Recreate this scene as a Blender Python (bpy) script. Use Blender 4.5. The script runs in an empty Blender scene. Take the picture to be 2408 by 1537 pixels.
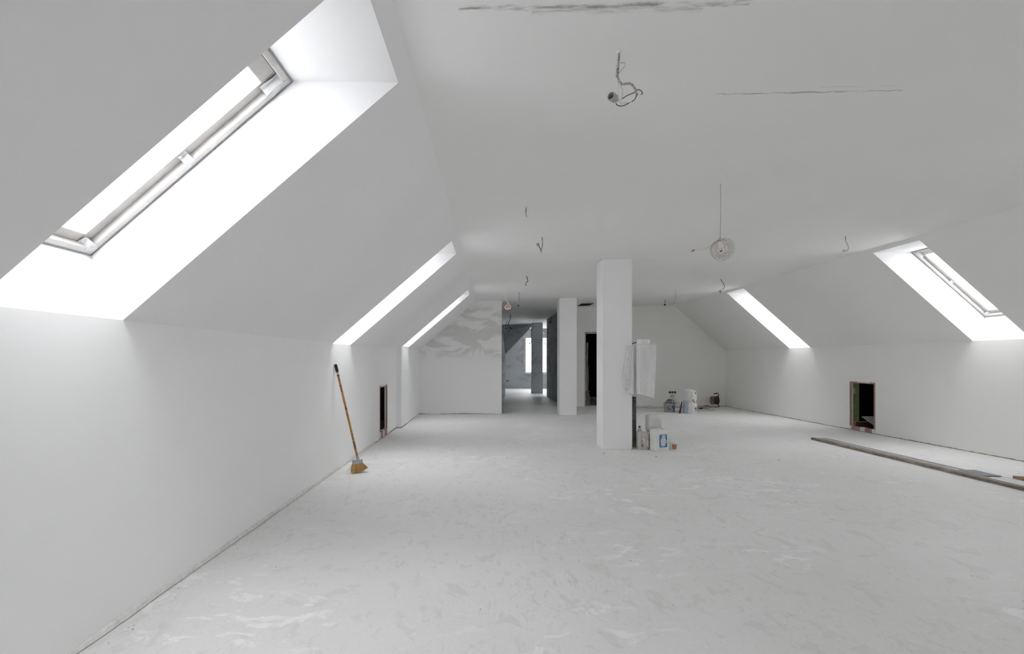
import bpy, bmesh, math, random
from mathutils import Vector, Matrix, noise

random.seed(7)
SC = bpy.context.scene
COL = SC.collection

# ---------------------------------------------------------------- camera, sky, exposure
H = 1.35                       # eye height
F = 1200.0                     # focal length in pixels of the 2408 x 1537 frame
VX, VY = 1143.0, 848.0         # vanishing point of the long axis of the attic
cam_d = bpy.data.cameras.new('camera')
cam = bpy.data.objects.new('camera', cam_d)
COL.objects.link(cam)
cam.location = (0, 0, H)
cam.rotation_euler = (math.pi / 2, 0, 0)
cam_d.sensor_fit = 'HORIZONTAL'
cam_d.sensor_width = 36
cam_d.lens = F * 36 / 2408
cam_d.shift_x = (1204 - VX) / 2408
cam_d.shift_y = (VY - 768.5) / 2408
cam_d.clip_start = 0.02
SC.camera = cam

world = bpy.data.worlds.new('overcast_sky')
SC.world = world
world.use_nodes = True
bg = world.node_tree.nodes['Background']
bg.inputs['Color'].default_value = (0.985, 0.983, 1.0, 1)
bg.inputs['Strength'].default_value = 6.0

vs = SC.view_settings
vs.view_transform = 'Standard'
vs.look = 'None'
vs.gamma = 1
vs.use_curve_mapping = False
vs.exposure = 1.5
cy = SC.cycles
cy.max_bounces = 16
cy.diffuse_bounces = 12
cy.glossy_bounces = 3
cy.transmission_bounces = 6
cy.transparent_max_bounces = 12
cy.caustics_reflective = False
cy.caustics_refractive = False
cy.use_denoising = True
cy.sample_clamp_indirect = 10


# ---------------------------------------------------------------- materials
def new_mat(name):
    m = bpy.data.materials.new(name)
    m.use_nodes = True
    nt = m.node_tree
    return m, nt, nt.nodes['Principled BSDF']


def nd(nt, kind, **kw):
    n = nt.nodes.new(kind)
    for k, v in kw.items():
        if k in n.inputs:
            n.inputs[k].default_value = v
        else:
            setattr(n, k, v)
    return n


def ramp(nt, fac, stops):
    r = nt.nodes.new('ShaderNodeValToRGB')
    e = r.color_ramp.elements
    while len(e) < len(stops):
        e.new(0.5)
    for el, (p, c) in zip(e, stops):
        el.position = p
        el.color = (c, c, c, 1) if isinstance(c, (int, float)) else (*c, 1)
    nt.links.new(fac, r.inputs['Fac'])
    return r.outputs['Color']


def mix(nt, fac, a, b, mode='MIX'):
    n = nt.nodes.new('ShaderNodeMix')
    n.data_type = 'RGBA'
    n.blend_type = mode
    for s, v in ((n.inputs[0], fac), (n.inputs[6], a), (n.inputs[7], b)):
        if isinstance(v, (int, float)):
            s.default_value = v
        elif isinstance(v, tuple):
            s.default_value = (*v, 1)
        else:
            nt.links.new(v, s)
    return n.outputs[2]


def math_n(nt, op, a, b=None, c=None):
    n = nt.nodes.new('ShaderNodeMath')
    n.operation = op
    for i, v in enumerate((a, b, c)):
        if v is None:
            continue
        if isinstance(v, (int, float)):
            n.inputs[i].default_value = v
        else:
            nt.links.new(v, n.inputs[i])
    return n.outputs[0]


def coords(nt, scale=(1, 1, 1), kind='Object', loc=(0, 0, 0)):
    tc = nt.nodes.new('ShaderNodeTexCoord')
    mp = nt.nodes.new('ShaderNodeMapping')
    mp.inputs['Scale'].default_value = scale
    mp.inputs['Location'].default_value = loc
    nt.links.new(tc.outputs[kind], mp.inputs['Vector'])
    return mp.outputs['Vector']


def noise_n(nt, vec, scale, detail=4, rough=0.55, dist=0.0):
    n = nd(nt, 'ShaderNodeTexNoise', Scale=scale, Detail=detail, Roughness=rough, Distortion=dist)
    nt.links.new(vec, n.inputs['Vector'])
    return n.outputs['Fac']


def bump(nt, bsdf, h, strength=0.2, dist=0.01):
    b = nd(nt, 'ShaderNodeBump', Strength=strength, Distance=dist)
    nt.links.new(h, b.inputs['Height'])
    nt.links.new(b.outputs['Normal'], bsdf.inputs['Normal'])


def simple(name, col, rough=0.5, metal=0.0, var=0.12, scale=20, bmp=0.0, spec=0.5, alpha=1.0, kind='Object'):
    m, nt, b = new_mat(name)
    v = coords(nt, kind=kind)
    f = noise_n(nt, v, scale)
    lo = tuple(c * (1 - var) for c in col)
    hi = tuple(min(1, c * (1 + var)) for c in col)
    nt.links.new(ramp(nt, f, [(0.3, lo), (0.7, hi)]), b.inputs['Base Color'])
    b.inputs['Roughness'].default_value = rough
    b.inputs['Metallic'].default_value = metal
    b.inputs['Specular IOR Level'].default_value = spec
    b.inputs['Alpha'].default_value = alpha
    if bmp:
        bump(nt, b, f, bmp, 0.004)
    return m


def plaster(name, col, var=0.03, smear=None, smear_amt=0.0):
    """white skim coat; smear gives darker damp / unpainted patches"""
    m, nt, b = new_mat(name)
    v = coords(nt)
    f = noise_n(nt, v, 0.9, 3, 0.5)
    f2 = noise_n(nt, v, 14, 5, 0.6)
    lo = tuple(c * (1 - var) for c in col)
    c = ramp(nt, f, [(0.3, lo), (0.7, col)])
    if smear:
        vs_ = coords(nt, (0.7, 0.7, 1.6))
        s = noise_n(nt, vs_, 1.7, 6, 0.62, 0.6)
        mk = ramp(nt, s, [(0.52, 0.0), (0.60, smear_amt)])
        c = mix(nt, mk, c, smear)
    # tiny scuffs
    sc_ = noise_n(nt, coords(nt, (1.0, 1.0, 3.0)), 2.3, 8, 0.75, 1.2)
    c = mix(nt, ramp(nt, sc_, [(0.70, 0.0), (0.76, 0.22)]), c, (0.42, 0.42, 0.41))
    nt.links.new(c, b.inputs['Base Color'])
    b.inputs['Roughness'].default_value = 0.85
    b.inputs['Specular IOR Level'].default_value = 0.2
    bump(nt, b, f2, 0.06, 0.004)
    return m


WHITE = (0.895, 0.895, 0.895)
M_WALL = plaster('white_plaster', WHITE)
M_SLOPE = plaster('slope_plaster', (0.85, 0.85, 0.85))
M_SLOPE_R = plaster('slope_plaster_warm', (0.85, 0.846, 0.828))  # slope plaster copy with the warmer light of this side in its colour
M_WALL_R = plaster('white_plaster_warm', (0.89, 0.885, 0.865))  # wall plaster tinted by the warmer light on the right
M_DIM_BLUE = plaster('grey_plaster', (0.37, 0.388, 0.40), 0.08, (0.20, 0.21, 0.22), 0.55)  # dim bluish light of the far rooms put into the plaster colour
M_REVEAL = plaster('reveal_plaster', (0.80, 0.80, 0.808), 0.03, (0.64, 0.64, 0.65), 0.5)


def make_partition_mat():
    m, nt, b = new_mat('patchy_plaster')
    tc = nt.nodes.new('ShaderNodeTexCoord')
    sx = nt.nodes.new('ShaderNodeSeparateXYZ')
    nt.links.new(tc.outputs['Object'], sx.inputs[0])
    z = sx.outputs['Z']
    n1 = noise_n(nt, coords(nt, (0.75, 1, 1.6), loc=(0.35, 0, 0.75)), 1.9, 6, 0.56, 0.7)
    # patches live in the upper half of this wall, fading out towards the floor
    hgt = ramp(nt, math_n(nt, 'DIVIDE', z, 2.9), [(0.47, 0.0), (0.54, 1.0), (0.92, 1.0), (0.965, 0.0)])
    k = math_n(nt, 'MULTIPLY', ramp(nt, n1, [(0.45, 0.0), (0.54, 1.0)]), hgt)
    c = mix(nt, math_n(nt, 'MULTIPLY', k, 0.62), (0.86, 0.865, 0.855), (0.58, 0.585, 0.57))
    n2 = noise_n(nt, coords(nt, (1, 1, 9.0)), 1.4, 5, 0.6)
    c = mix(nt, ramp(nt, n2, [(0.69, 0.0), (0.73, 0.35)]), c, (0.42, 0.42, 0.40))
    nt.links.new(c, b.inputs['Base Color'])
    b.inputs['Roughness'].default_value = 0.88
    b.inputs['Specular IOR Level'].default_value = 0.2
    bump(nt, b, n1, 0.1, 0.004)
    return m


M_PART = make_partition_mat()


def make_ceiling_mat():
    """plaster with two smudged joint lines and a few pencil scratches"""
    m, nt, b = new_mat('ceiling_plaster')
    tc = nt.nodes.new('ShaderNodeTexCoord')
    sx = nt.nodes.new('ShaderNodeSeparateXYZ')
    nt.links.new(tc.outputs['Object'], sx.inputs[0])
    X, Y = sx.outputs['X'], sx.outputs['Y']
    f = noise_n(nt, coords(nt), 0.8, 3, 0.5)
    c = ramp(nt, f, [(0.3, (0.825, 0.824, 0.815)), (0.7, (0.85, 0.849, 0.842))])
    wob = math_n(nt, 'MULTIPLY', math_n(nt, 'SUBTRACT', noise_n(nt, coords(nt, (3, 0.2, 1)), 2.0, 4, 0.7), 0.5), 0.05)
    brk = noise_n(nt, coords(nt, (5, 30, 1)), 1.2, 6, 0.7)
    tot = None
    for (x0, x1, y0, w, amt) in ((-0.12, 1.14, 2.20, 0.022, 0.9), (0.2, 0.95, 2.225, 0.03, 0.4), (1.33, 2.42, 2.965, 0.013, 0.8), (1.9, 2.45, 2.91, 0.006, 0.3),
                                 (0.35, 0.85, 6.83, 0.012, 0.25)):
        d = math_n(nt, 'ABSOLUTE', math_n(nt, 'SUBTRACT', math_n(nt, 'ADD', Y, wob), y0))
        line = math_n(nt, 'SUBTRACT', 1.0, math_n(nt, 'DIVIDE', d, w))
        line = math_n(nt, 'MAXIMUM', line, 0.0)
        inx = math_n(nt, 'MULTIPLY', math_n(nt, 'GREATER_THAN', X, x0), math_n(nt, 'LESS_THAN', X, x1))
        line = math_n(nt, 'MULTIPLY', math_n(nt, 'MULTIPLY', line, inx), ramp(nt, brk, [(0.44, 0.0), (0.60, amt)]))
        tot = line if tot is None else math_n(nt, 'MAXIMUM', tot, line)
    c = mix(nt, tot, c, (0.22, 0.22, 0.21))
    nt.links.new(c, b.inputs['Base Color'])
    b.inputs['Roughness'].default_value = 0.8
    b.inputs['Specular IOR Level'].default_value = 0.25
    bump(nt, b, noise_n(nt, coords(nt), 12, 5, 0.6), 0.05, 0.004)
    return m


M_CEIL = make_ceiling_mat()


def make_floor_mat():
    m, nt, b = new_mat('screed_floor')
    v = coords(nt)
    big = noise_n(nt, v, 0.55, 4, 0.5)
    c = ramp(nt, big, [(0.35, (0.76, 0.757, 0.75)), (0.65, (0.82, 0.818, 0.814))])
    # trowel / footprint patches: oval, a little darker, soft edged
    p1 = noise_n(nt, coords(nt, (1.25, 0.85, 1)), 5.2, 4, 0.5, 0.9)
    c = mix(nt, ramp(nt, p1, [(0.58, 0.0), (0.645, 0.55)]), c, (0.675, 0.673, 0.665))
    p2 = noise_n(nt, coords(nt, (1.4, 0.8, 1), loc=(7, 3, 0)), 9.5, 5, 0.6, 1.2)
    c = mix(nt, ramp(nt, p2, [(0.60, 0.0), (0.67, 0.5)]), c, (0.655, 0.653, 0.645))
    # grimy scuffs that come and go over the larger area
    area = ramp(nt, noise_n(nt, coords(nt, loc=(4, 1, 0)), 0.8, 2, 0.5), [(0.42, 0.0), (0.62, 1.0)])
    p4 = noise_n(nt, coords(nt, (2.6, 0.9, 1), loc=(1, 8, 0)), 7.0, 7, 0.7, 1.6)
    c = mix(nt, math_n(nt, 'MULTIPLY', area, ramp(nt, p4, [(0.55, 0.0), (0.62, 0.5)])), c, (0.60, 0.595, 0.58))
    # white filler splashes
    area2 = ramp(nt, noise_n(nt, coords(nt, loc=(2.6, 5.3, 0)), 0.7, 2, 0.5), [(0.48, 0.0), (0.62, 1.0)])
    p3 = noise_n(nt, coords(nt, (1.0, 1.6, 1), loc=(2.2, 9.1, 0)), 4.6, 9, 0.7, 0.8)
    c = mix(nt, math_n(nt, 'MULTIPLY', area2, ramp(nt, p3, [(0.54, 0.0), (0.60, 0.85)])), c, (0.91, 0.91, 0.91))
    fine = noise_n(nt, v, 60, 4, 0.7)
    c = mix(nt, 0.10, c, ramp(nt, fine, [(0.3, 0.35), (0.7, 0.95)]), 'MULTIPLY')
    specks = noise_n(nt, v, 26, 2, 0.5)
    c = mix(nt, ramp(nt, specks, [(0.82, 0.0), (0.85, 0.35)]), c, (0.35, 0.34, 0.33))
    nt.links.new(c, b.inputs['Base Color'])
    nt.links.new(ramp(nt, p1, [(0.4, 0.62), (0.7, 0.5)]), b.inputs['Roughness'])
    b.inputs['Specular IOR Level'].default_value = 0.35
    bump(nt, b, math_n(nt, 'ADD', p1, math_n(nt, 'MULTIPLY', fine, 0.25)), 0.12, 0.01)
    return m


M_FLOOR = make_floor_mat()
M_VOID = simple('eaves_underside', (0.015, 0.013, 0.012), 0.95, spec=0.05)  # near-black colour holds the darkness of the hollow
M_DARKROOM = simple('bare_dark_masonry', (0.035, 0.033, 0.03), 0.95, spec=0.05)  # lack of light in store room and hatch shaft put into the colour
M_FRAME = simple('film_covered_frame', (0.53, 0.515, 0.50), 0.35, var=0.12, scale=9)
M_SASH = simple('white_sash', (0.42, 0.405, 0.39), 0.35, var=0.15, scale=7)
M_SHADOW_GAP = simple('grey_gasket', (0.25, 0.25, 0.255), 0.7)  # grey that imitates a shaded slit
M_TAPE = simple('clear_tape', (0.58, 0.585, 0.59), 0.2, var=0.1, scale=30, bmp=0.4)
M_PINK = simple('pink_primer', (0.36, 0.225, 0.21), 0.75, var=0.15, scale=14)
M_FILLER = simple('white_filler', (0.72, 0.71, 0.69), 0.9, scale=25)
M_GAP = simple('dark_joint', (0.26, 0.225, 0.19), 0.95, var=0.5, scale=12)
M_BLACK = simple('black_plastic', (0.018, 0.018, 0.018), 0.45, scale=40)
M_DKGREY = simple('dark_grey_plastic', (0.06, 0.06, 0.062), 0.55, scale=30)
M_CABLE_B = simple('dark_cable', (0.11, 0.10, 0.095), 0.6, var=0.5, scale=60)
M_CABLE_G = simple('plaster_splashed_cable', (0.40, 0.37, 0.34), 0.7, var=0.75, scale=110)
M_CABLE_W = simple('white_cable', (0.70, 0.68, 0.65), 0.55, var=0.15, scale=60)
M_SOCKET = simple('dusty_lampholder', (0.42, 0.41, 0.39), 0.8, var=0.45, scale=160)
M_SOCKET_IN = simple('lampholder_inside', (0.03, 0.028, 0.025), 0.6)
M_BRASS = simple('brass_ring', (0.33, 0.29, 0.22), 0.5, 0.4)
M_RED = simple('red_plastic', (0.50, 0.075, 0.05), 0.5, scale=50)
M_ROSE = simple('red_white_fitting', (0.62, 0.36, 0.32), 0.6, var=0.6, scale=45)
M_COIL = simple('ivory_wire', (0.52, 0.49, 0.44), 0.5, var=0.2, scale=60)
M_WHITEP = simple('white_plastic', (0.78, 0.78, 0.77), 0.4, var=0.04)
M_WOODH = simple('varnished_handle', (0.44, 0.21, 0.055), 0.45, var=0.4, scale=18)
M_STRAW = simple('straw_bristle', (0.64, 0.42, 0.17), 0.8, var=0.4, scale=90)
M_ALU = simple('grey_metal_socket', (0.45, 0.45, 0.46), 0.5, 0.3, var=0.35, scale=60)


def make_batten_mat(name, a, b_, c_):
    m, nt, b = new_mat(name)
    f = noise_n(nt, coords(nt, (14, 1.6, 14)), 3.0, 7, 0.7, 0.6)
    nt.links.new(ramp(nt, f, [(0.32, a), (0.5, b_), (0.68, c_)]), b.inputs['Base Color'])
    b.inputs['Roughness'].default_value = 0.8
    bump(nt, b, f, 0.35, 0.006)
    return m


M_BATTEN = make_batten_mat('old_batten', (0.10, 0.085, 0.07), (0.26, 0.22, 0.18), (0.50, 0.46, 0.41))
M_STRIP = make_batten_mat('pale_strip', (0.36, 0.30, 0.25), (0.56, 0.52, 0.48), (0.72, 0.70, 0.67))
M_ZINC = simple('galvanised_profile', (0.62, 0.635, 0.645), 0.5, 0.25, var=0.12, scale=8)
M_ZINC_D = simple('dark_sheet', (0.22, 0.23, 0.24), 0.5, 0.2, var=0.15, scale=14)
M_GREENB = simple('green_plasterboard', (0.22, 0.30, 0.13), 0.9, var=0.15, scale=10)
M_CARD = simple('cardboard', (0.36, 0.25, 0.15), 0.85, var=0.2)


def make_film_mat():
    m, nt, b = new_mat('cloudy_plastic_film')
    f = noise_n(nt, coords(nt, (3, 3, 1.2)), 4, 6, 0.6, 0.5)
    nt.links.new(ramp(nt, f, [(0.3, (0.76, 0.76, 0.76)), (0.7, (0.88, 0.88, 0.88))]), b.inputs['Base Color'])
    b.inputs['Roughness'].default_value = 0.34
    b.inputs['Alpha'].default_value = 0.86
    cr = noise_n(nt, coords(nt, (9, 9, 1.6)), 3, 6, 0.65, 1.5)
    bump(nt, b, math_n(nt, 'ADD', f, cr), 0.55, 0.012)
    return m


M_FILM = make_film_mat()
M_FOIL = simple('grey_film', (0.44, 0.45, 0.46), 0.45, var=0.3, scale=6, bmp=0.4)


def make_glass():
    m = bpy.data.materials.new('skylight_glass')
    m.use_nodes = True
    nt = m.node_tree
    nt.nodes.clear()
    out = nt.nodes.new('ShaderNodeOutputMaterial')
    tr = nt.nodes.new('ShaderNodeBsdfTransparent')
    gl = nd(nt, 'ShaderNodeBsdfGlossy', Roughness=0.03)
    f = noise_n(nt, coords(nt), 2.0, 4, 0.6)
    nt.links.new(ramp(nt, f, [(0.3, (0.90, 0.91, 0.91)), (0.7, (0.96, 0.96, 0.96))]), tr.inputs['Color'])
    mx = nt.nodes.new('ShaderNodeMixShader')
    mx.inputs[0].default_value = 0.06
    nt.links.new(tr.outputs[0], mx.inputs[1])
    nt.links.new(gl.outputs[0], mx.inputs[2])
    nt.links.new(mx.outputs[0], out.inputs['Surface'])
    return m


M_GLASS = make_glass()


# ---------------------------------------------------------------- geometry helpers
def P(px, py, Y):
    """point of the place that lies Y metres down the attic behind a pixel of the photograph"""
    return Vector(((px - VX) * Y / F, Y, H - (py - VY) * Y / F))


def spline(pts, n=6):
    pts = [Vector(p) for p in pts]
    if len(pts) < 3:
        return pts
    out = []
    for i in range(len(pts) - 1):
        p0 = pts[max(i - 1, 0)]
        p1, p2 = pts[i], pts[i + 1]
        p3 = pts[min(i + 2, len(pts) - 1)]
        for k in range(n):
            t = k / n
            out.append(0.5 * ((2 * p1) + (p2 - p0) * t + (2 * p0 - 5 * p1 + 4 * p2 - p3) * t * t
                              + (3 * p1 - p0 - 3 * p2 + p3) * t ** 3))
    out.append(pts[-1])
    return out


class B:
    """collects shapes; build() links them as one mesh object"""

    def __init__(self):
        self.bm = bmesh.new()

    def poly(self, pts):
        vs_ = [self.bm.verts.new(p) for p in pts]
        return self.bm.faces.new(vs_)

    def hexa(self, p):
        v = [self.bm.verts.new(q) for q in p]
        for f in ((0, 3, 2, 1), (4, 5, 6, 7), (0, 1, 5, 4), (1, 2, 6, 5), (2, 3, 7, 6), (3, 0, 4, 7)):
            self.bm.faces.new([v[i] for i in f])
        return v

    def box(self, x0, x1, y0, y1, z0, z1, bev=0.0, seg=2):
        b2 = bmesh.new()
        v = [b2.verts.new(q) for q in ((x0, y0, z0), (x1, y0, z0), (x1, y1, z0), (x0, y1, z0),
                                       (x0, y0, z1), (x1, y0, z1), (x1, y1, z1), (x0, y1, z1))]
        for f in ((0, 3, 2, 1), (4, 5, 6, 7), (0, 1, 5, 4), (1, 2, 6, 5), (2, 3, 7, 6), (3, 0, 4, 7)):
            b2.faces.new([v[i] for i in f])
        if bev:
            bmesh.ops.bevel(b2, geom=b2.edges[:], offset=bev, segments=seg, profile=0.5, affect='EDGES')
        self.add(b2)
        return self

    def add(self, b2):
        me = bpy.data.meshes.new('tmp')
        b2.to_mesh(me)
        b2.free()
        self.bm.from_mesh(me)
        bpy.data.meshes.remove(me)

    def prism(self, prof, axis, a0, a1):
        """prof: 2-D outline; axis 'Y' -> (x,z) outline extruded along Y, 'Z' -> (x,y)"""
        def mk(u, v, a):
            return (u, a, v) if axis == 'Y' else ((u, v, a) if axis == 'Z' else (a, u, v))
        A = [self.bm.verts.new(mk(u, v, a0)) for u, v in prof]
        C = [self.bm.verts.new(mk(u, v, a1)) for u, v in prof]
        self.bm.faces.new(A)
        self.bm.faces.new(C[::-1])
        n = len(prof)
        for i in range(n):
            j = (i + 1) % n
            self.bm.faces.new((A[j], A[i], C[i], C[j]))
        return self

    def tube(self, pts, r, seg=8, n=6, smooth=True, cap=True):
        pts = spline(pts, n) if smooth else [Vector(p) for p in pts]
        rr = r if isinstance(r, (list, tuple)) else None
        t0 = (pts[1] - pts[0]).normalized()
        ref = Vector((0, 0, 1)) if abs(t0.z) < 0.9 else Vector((1, 0, 0))
        u = t0.cross(ref).normalized()
        rings = []
        for i, p in enumerate(pts):
            t = (pts[min(i + 1, len(pts) - 1)] - pts[max(i - 1, 0)])
            if t.length < 1e-9:
                t = t0
            t.normalize()
            u = (u - t * u.dot(t)).normalized()
            w = t.cross(u)
            if rr:
                q = i / (len(pts) - 1) * (len(rr) - 1)
                a = int(min(q, len(rr) - 2))
                ri = rr[a] + (rr[a + 1] - rr[a]) * (q - a)
            else:
                ri = r
            rings.append([self.bm.verts.new(p + (u * math.cos(2 * math.pi * k / seg) + w * math.sin(2 * math.pi * k / seg)) * ri)
                          for k in range(seg)])
        for a, b_ in zip(rings, rings[1:]):
            for k in range(seg):
                self.bm.faces.new((a[k], a[(k + 1) % seg], b_[(k + 1) % seg], b_[k]))
        if cap:
            self.bm.faces.new(rings[0][::-1])
            self.bm.faces.new(rings[-1])
        return self

    def lathe(self, prof, o, axis=(0, 0, 1), seg=20):
        """prof: (radius, height) pairs turned about axis through o"""
        ax = Vector(axis).normalized()
        ref = Vector((0, 0, 1)) if abs(ax.z) < 0.9 else Vector((1, 0, 0))
        u = ax.cross(ref).normalized()
        w = ax.cross(u)
        o = Vector(o)
        rings = []
        for r, h in prof:
            if r < 1e-6:
                rings.append([self.bm.verts.new(o + ax * h)])
            else:
                rings.append([self.bm.verts.new(o + ax * h + (u * math.cos(2 * math.pi * k / seg) + w * math.sin(2 * math.pi * k / seg)) * r)
                              for k in range(seg)])
        for a, b_ in zip(rings, rings[1:]):
            for k in range(seg):
                j = (k + 1) % seg
                if len(a) == 1 and len(b_) == 1:
                    continue
                if len(a) == 1:
                    self.bm.faces.new((a[0], b_[j], b_[k]))
                elif len(b_) == 1:
                    self.bm.faces.new((a[k], a[j], b_[0]))
                else:
                    self.bm.faces.new((a[k], a[j], b_[j], b_[k]))
        return self

    def grid(self, fn, nu, nv):
        V = [[self.bm.verts.new(fn(i / nu, j / nv)) for j in range(nv + 1)] for i in range(nu + 1)]
        for i in range(nu):
            for j in range(nv):
                self.bm.faces.new((V[i][j], V[i + 1][j], V[i + 1][j + 1], V[i][j + 1]))
        return self

    def build(self, name, mat, parent=None, smooth=False, world=False, merge=False, normals=True, bev=0.0):
        if merge:
            bmesh.ops.remove_doubles(self.bm, verts=self.bm.verts, dist=1e-5)
        if normals:
            bmesh.ops.recalc_face_normals(self.bm, faces=self.bm.faces[:])
        if world and parent is not None:
            q = parent
            off = Vector((0, 0, 0))
            while q is not None:
                off += q.location
                q = q.parent
            for v in self.bm.verts:
                v.co -= off
        me = bpy.data.meshes.new(name)
        self.bm.to_mesh(me)
        self.bm.free()
        me.materials.append(mat)
        if smooth:
            me.shade_smooth()
            try:
                me.set_sharp_from_angle(angle=math.radians(40))
            except Exception:
                pass
        o = bpy.data.objects.new(name, me)
        COL.objects.link(o)
        o.parent = parent
        if bev:
            md = o.modifiers.new('bevel', 'BEVEL')
            md.width = bev
            md.segments = 2
        return o


def tag(o, label=None, cat=None, group=None, kind=None):
    for k, v in (('label', label), ('category', cat), ('group', group), ('kind', kind)):
        if v:
            o[k] = v
    return o


def thing(name, label, cat, loc=(0, 0, 0), rz=0.0, group=None, kind=None):
    o = bpy.data.objects.new(name, None)
    o.empty_display_size = 0.1
    COL.objects.link(o)
    o.location = loc
    o.rotation_euler = (0, 0, rz)
    return tag(o, label, cat, group, kind)


def struct(o, label=None, cat=None):
    return tag(o, label, cat, None, 'structure')


# ---------------------------------------------------------------- the attic shell
Y_REAR, Y_STEP, Y_PART, Y_BACK, Y_DARK, Y_FAR = -5.0, 10.25, 12.96, 15.14, 19.3, 24.9
KL, KR = 1.562, 1.644                     # knee wall heights
TL, TR = math.atan(0.8615), math.atan(0.881)


def XL(y):
    return -1.9244 + 0.01184 * y


def XR(y):
    return 7.22 - 0.0119 * (y - 5.0)


def ZC(x):
    return 2.869 + 0.021 * x


XL2 = -1.704
KL2 = KL + (XL2 - XL(Y_STEP)) * 0.8615


def crease_l(y):
    # XL + t , KL + .8615 t = ZC
    t = (ZC(XL(y)) - KL) / (0.8615 - 0.021)
    x = XL(y) + t
    return Vector((x, y, ZC(x)))


def crease_r(y):
    t = (ZC(XR(y)) - KR) / (0.881 + 0.021)
    x = XR(y) - t
    return Vector((x, y, ZC(x)))


def ptL(y, s, d=0.0):
    return Vector((XL(y) + math.cos(TL) * s - math.sin(TL) * d, y, KL + math.sin(TL) * s + math.cos(TL) * d))


def ptR(y, s, d=0.0):
    return Vector((XR(y) - math.cos(TR) * s + math.sin(TR) * d, y, KR + math.sin(TR) * s + math.cos(TR) * d))


def panel_with_holes(b, us, vs_, fn, holes):
    """grid of quads over us x vs_, leaving out cells inside holes (u0,u1,v0,v1)"""
    for u0, u1 in zip(us, us[1:]):
        for v0, v1 in zip(vs_, vs_[1:]):
            um, vm = (u0 + u1) / 2, (v0 + v1) / 2
            if any(a < um < c and d < vm < e for a, c, d, e in holes):
                continue
            b.poly((fn(u0, v0), fn(u1, v0), fn(u1, v1), fn(u0, v1)))


# floor
b = B()
b.poly(((-4.6, Y_REAR - .1, 0), (10.2, Y_REAR - .1, 0), (10.2, Y_FAR + .2, 0), (-4.6, Y_FAR + .2, 0)))
FLOOR = struct(b.build('floor', M_FLOOR), 'pale grey dusty screed floor with filler splashes', 'floor')

# skylight openings: (y0, y1, s0)
SKY_L = [(-2.55, -1.78, 0.0), (1.89, 2.66, 0.0), (6.17, 6.92, 0.0), (10.40, 11.15, 0.131)]  # first opening is unseen, added to light the near end
SKY_R = [(-2.25, -1.45, 0.0), (2.25, 3.05, 0.0), (6.74, 7.54, 0.0), (11.24, 12.0, 0.0)]  # first pair is unseen, added for ambient light near the viewer
S1L, S1R = 1.895, 1.965

# sloped ceilings
ys = sorted({Y_REAR, Y_PART + .14, Y_STEP, *[q for h in SKY_L for q in h[:2]]})
b = B()


def slopeL(y, s):
    return crease_l(y) if s == 9 else ptL(y, s)


def slopeR(y, s):
    return crease_r(y) if s == 9 else ptR(y, s)


panel_with_holes(b, ys, [0, 0.131, S1L, 9], slopeL, [(h[0], h[1], h[2], S1L) for h in SKY_L])
struct(b.build('ceiling_left', M_SLOPE), 'white sloped ceiling rising from the knee wall with the broom', 'ceiling')
b = B()
ysr = sorted({Y_REAR, Y_BACK + .14, *[q for h in SKY_R for q in h[:2]]})
panel_with_holes(b, ysr, [0, S1R, 9], slopeR, [(h[0], h[1], h[2], S1R) for h in SKY_R])
struct(b.build('ceiling_right', M_SLOPE_R), 'white sloped ceiling above the knee wall with the square hatch', 'ceiling')

# flat ceiling with the square access hole
HX0, HX1, HY0, HY1 = 2.62, 2.97, 14.03, 14.66
b = B()
yy = [Y_REAR, HY0, HY1, Y_FAR + .1]
for y0, y1 in zip(yy, yy[1:]):
    for a, c in ((None, HX0), (HX0, HX1), (HX1, None)):
        if a == HX0 and y0 == HY0:
            continue

        def at(x, y, left):
            if x is None:
                return crease_l(y) if left else crease_r(y)
            return Vector((x, y, ZC(x)))
        b.poly((at(a, y0, True), at(c, y0, False), at(c, y1, False), at(a, y1, True)))
CEIL = struct(b.build('ceiling', M_CEIL), 'flat white plaster ceiling with smudged joint lines', 'ceiling')
b = B()
zt = 3.5
for p, q in (((HX0, HY0), (HX1, HY0)), ((HX1, HY0), (HX1, HY1)), ((HX1, HY1), (HX0, HY1)), ((HX0, HY1), (HX0, HY0))):
    b.poly(((*p, ZC(p[0])), (*q, ZC(q[0])), (*q, zt), (*p, zt)))
b.poly(((HX0, HY0, zt), (HX1, HY0, zt), (HX1, HY1, zt), (HX0, HY1, zt)))
b.build('hatch_shaft', M_DARKROOM, CEIL)
b = B()
for (x0, x1, y0, y1) in ((HX0, HX1, HY0, HY0 + .02), (HX0, HX1, HY1 - .02, HY1), (HX0, HX0 + .02, HY0, HY1), (HX1 - .05, HX1, HY0, HY1)):
    b.box(x0, x1, y0, y1, ZC(x0) + 0.012, ZC(x0) + .09)
b.build('hatch_rim', simple('raw_timber_rim', (0.07, 0.055, 0.045), 0.9), CEIL)

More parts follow.
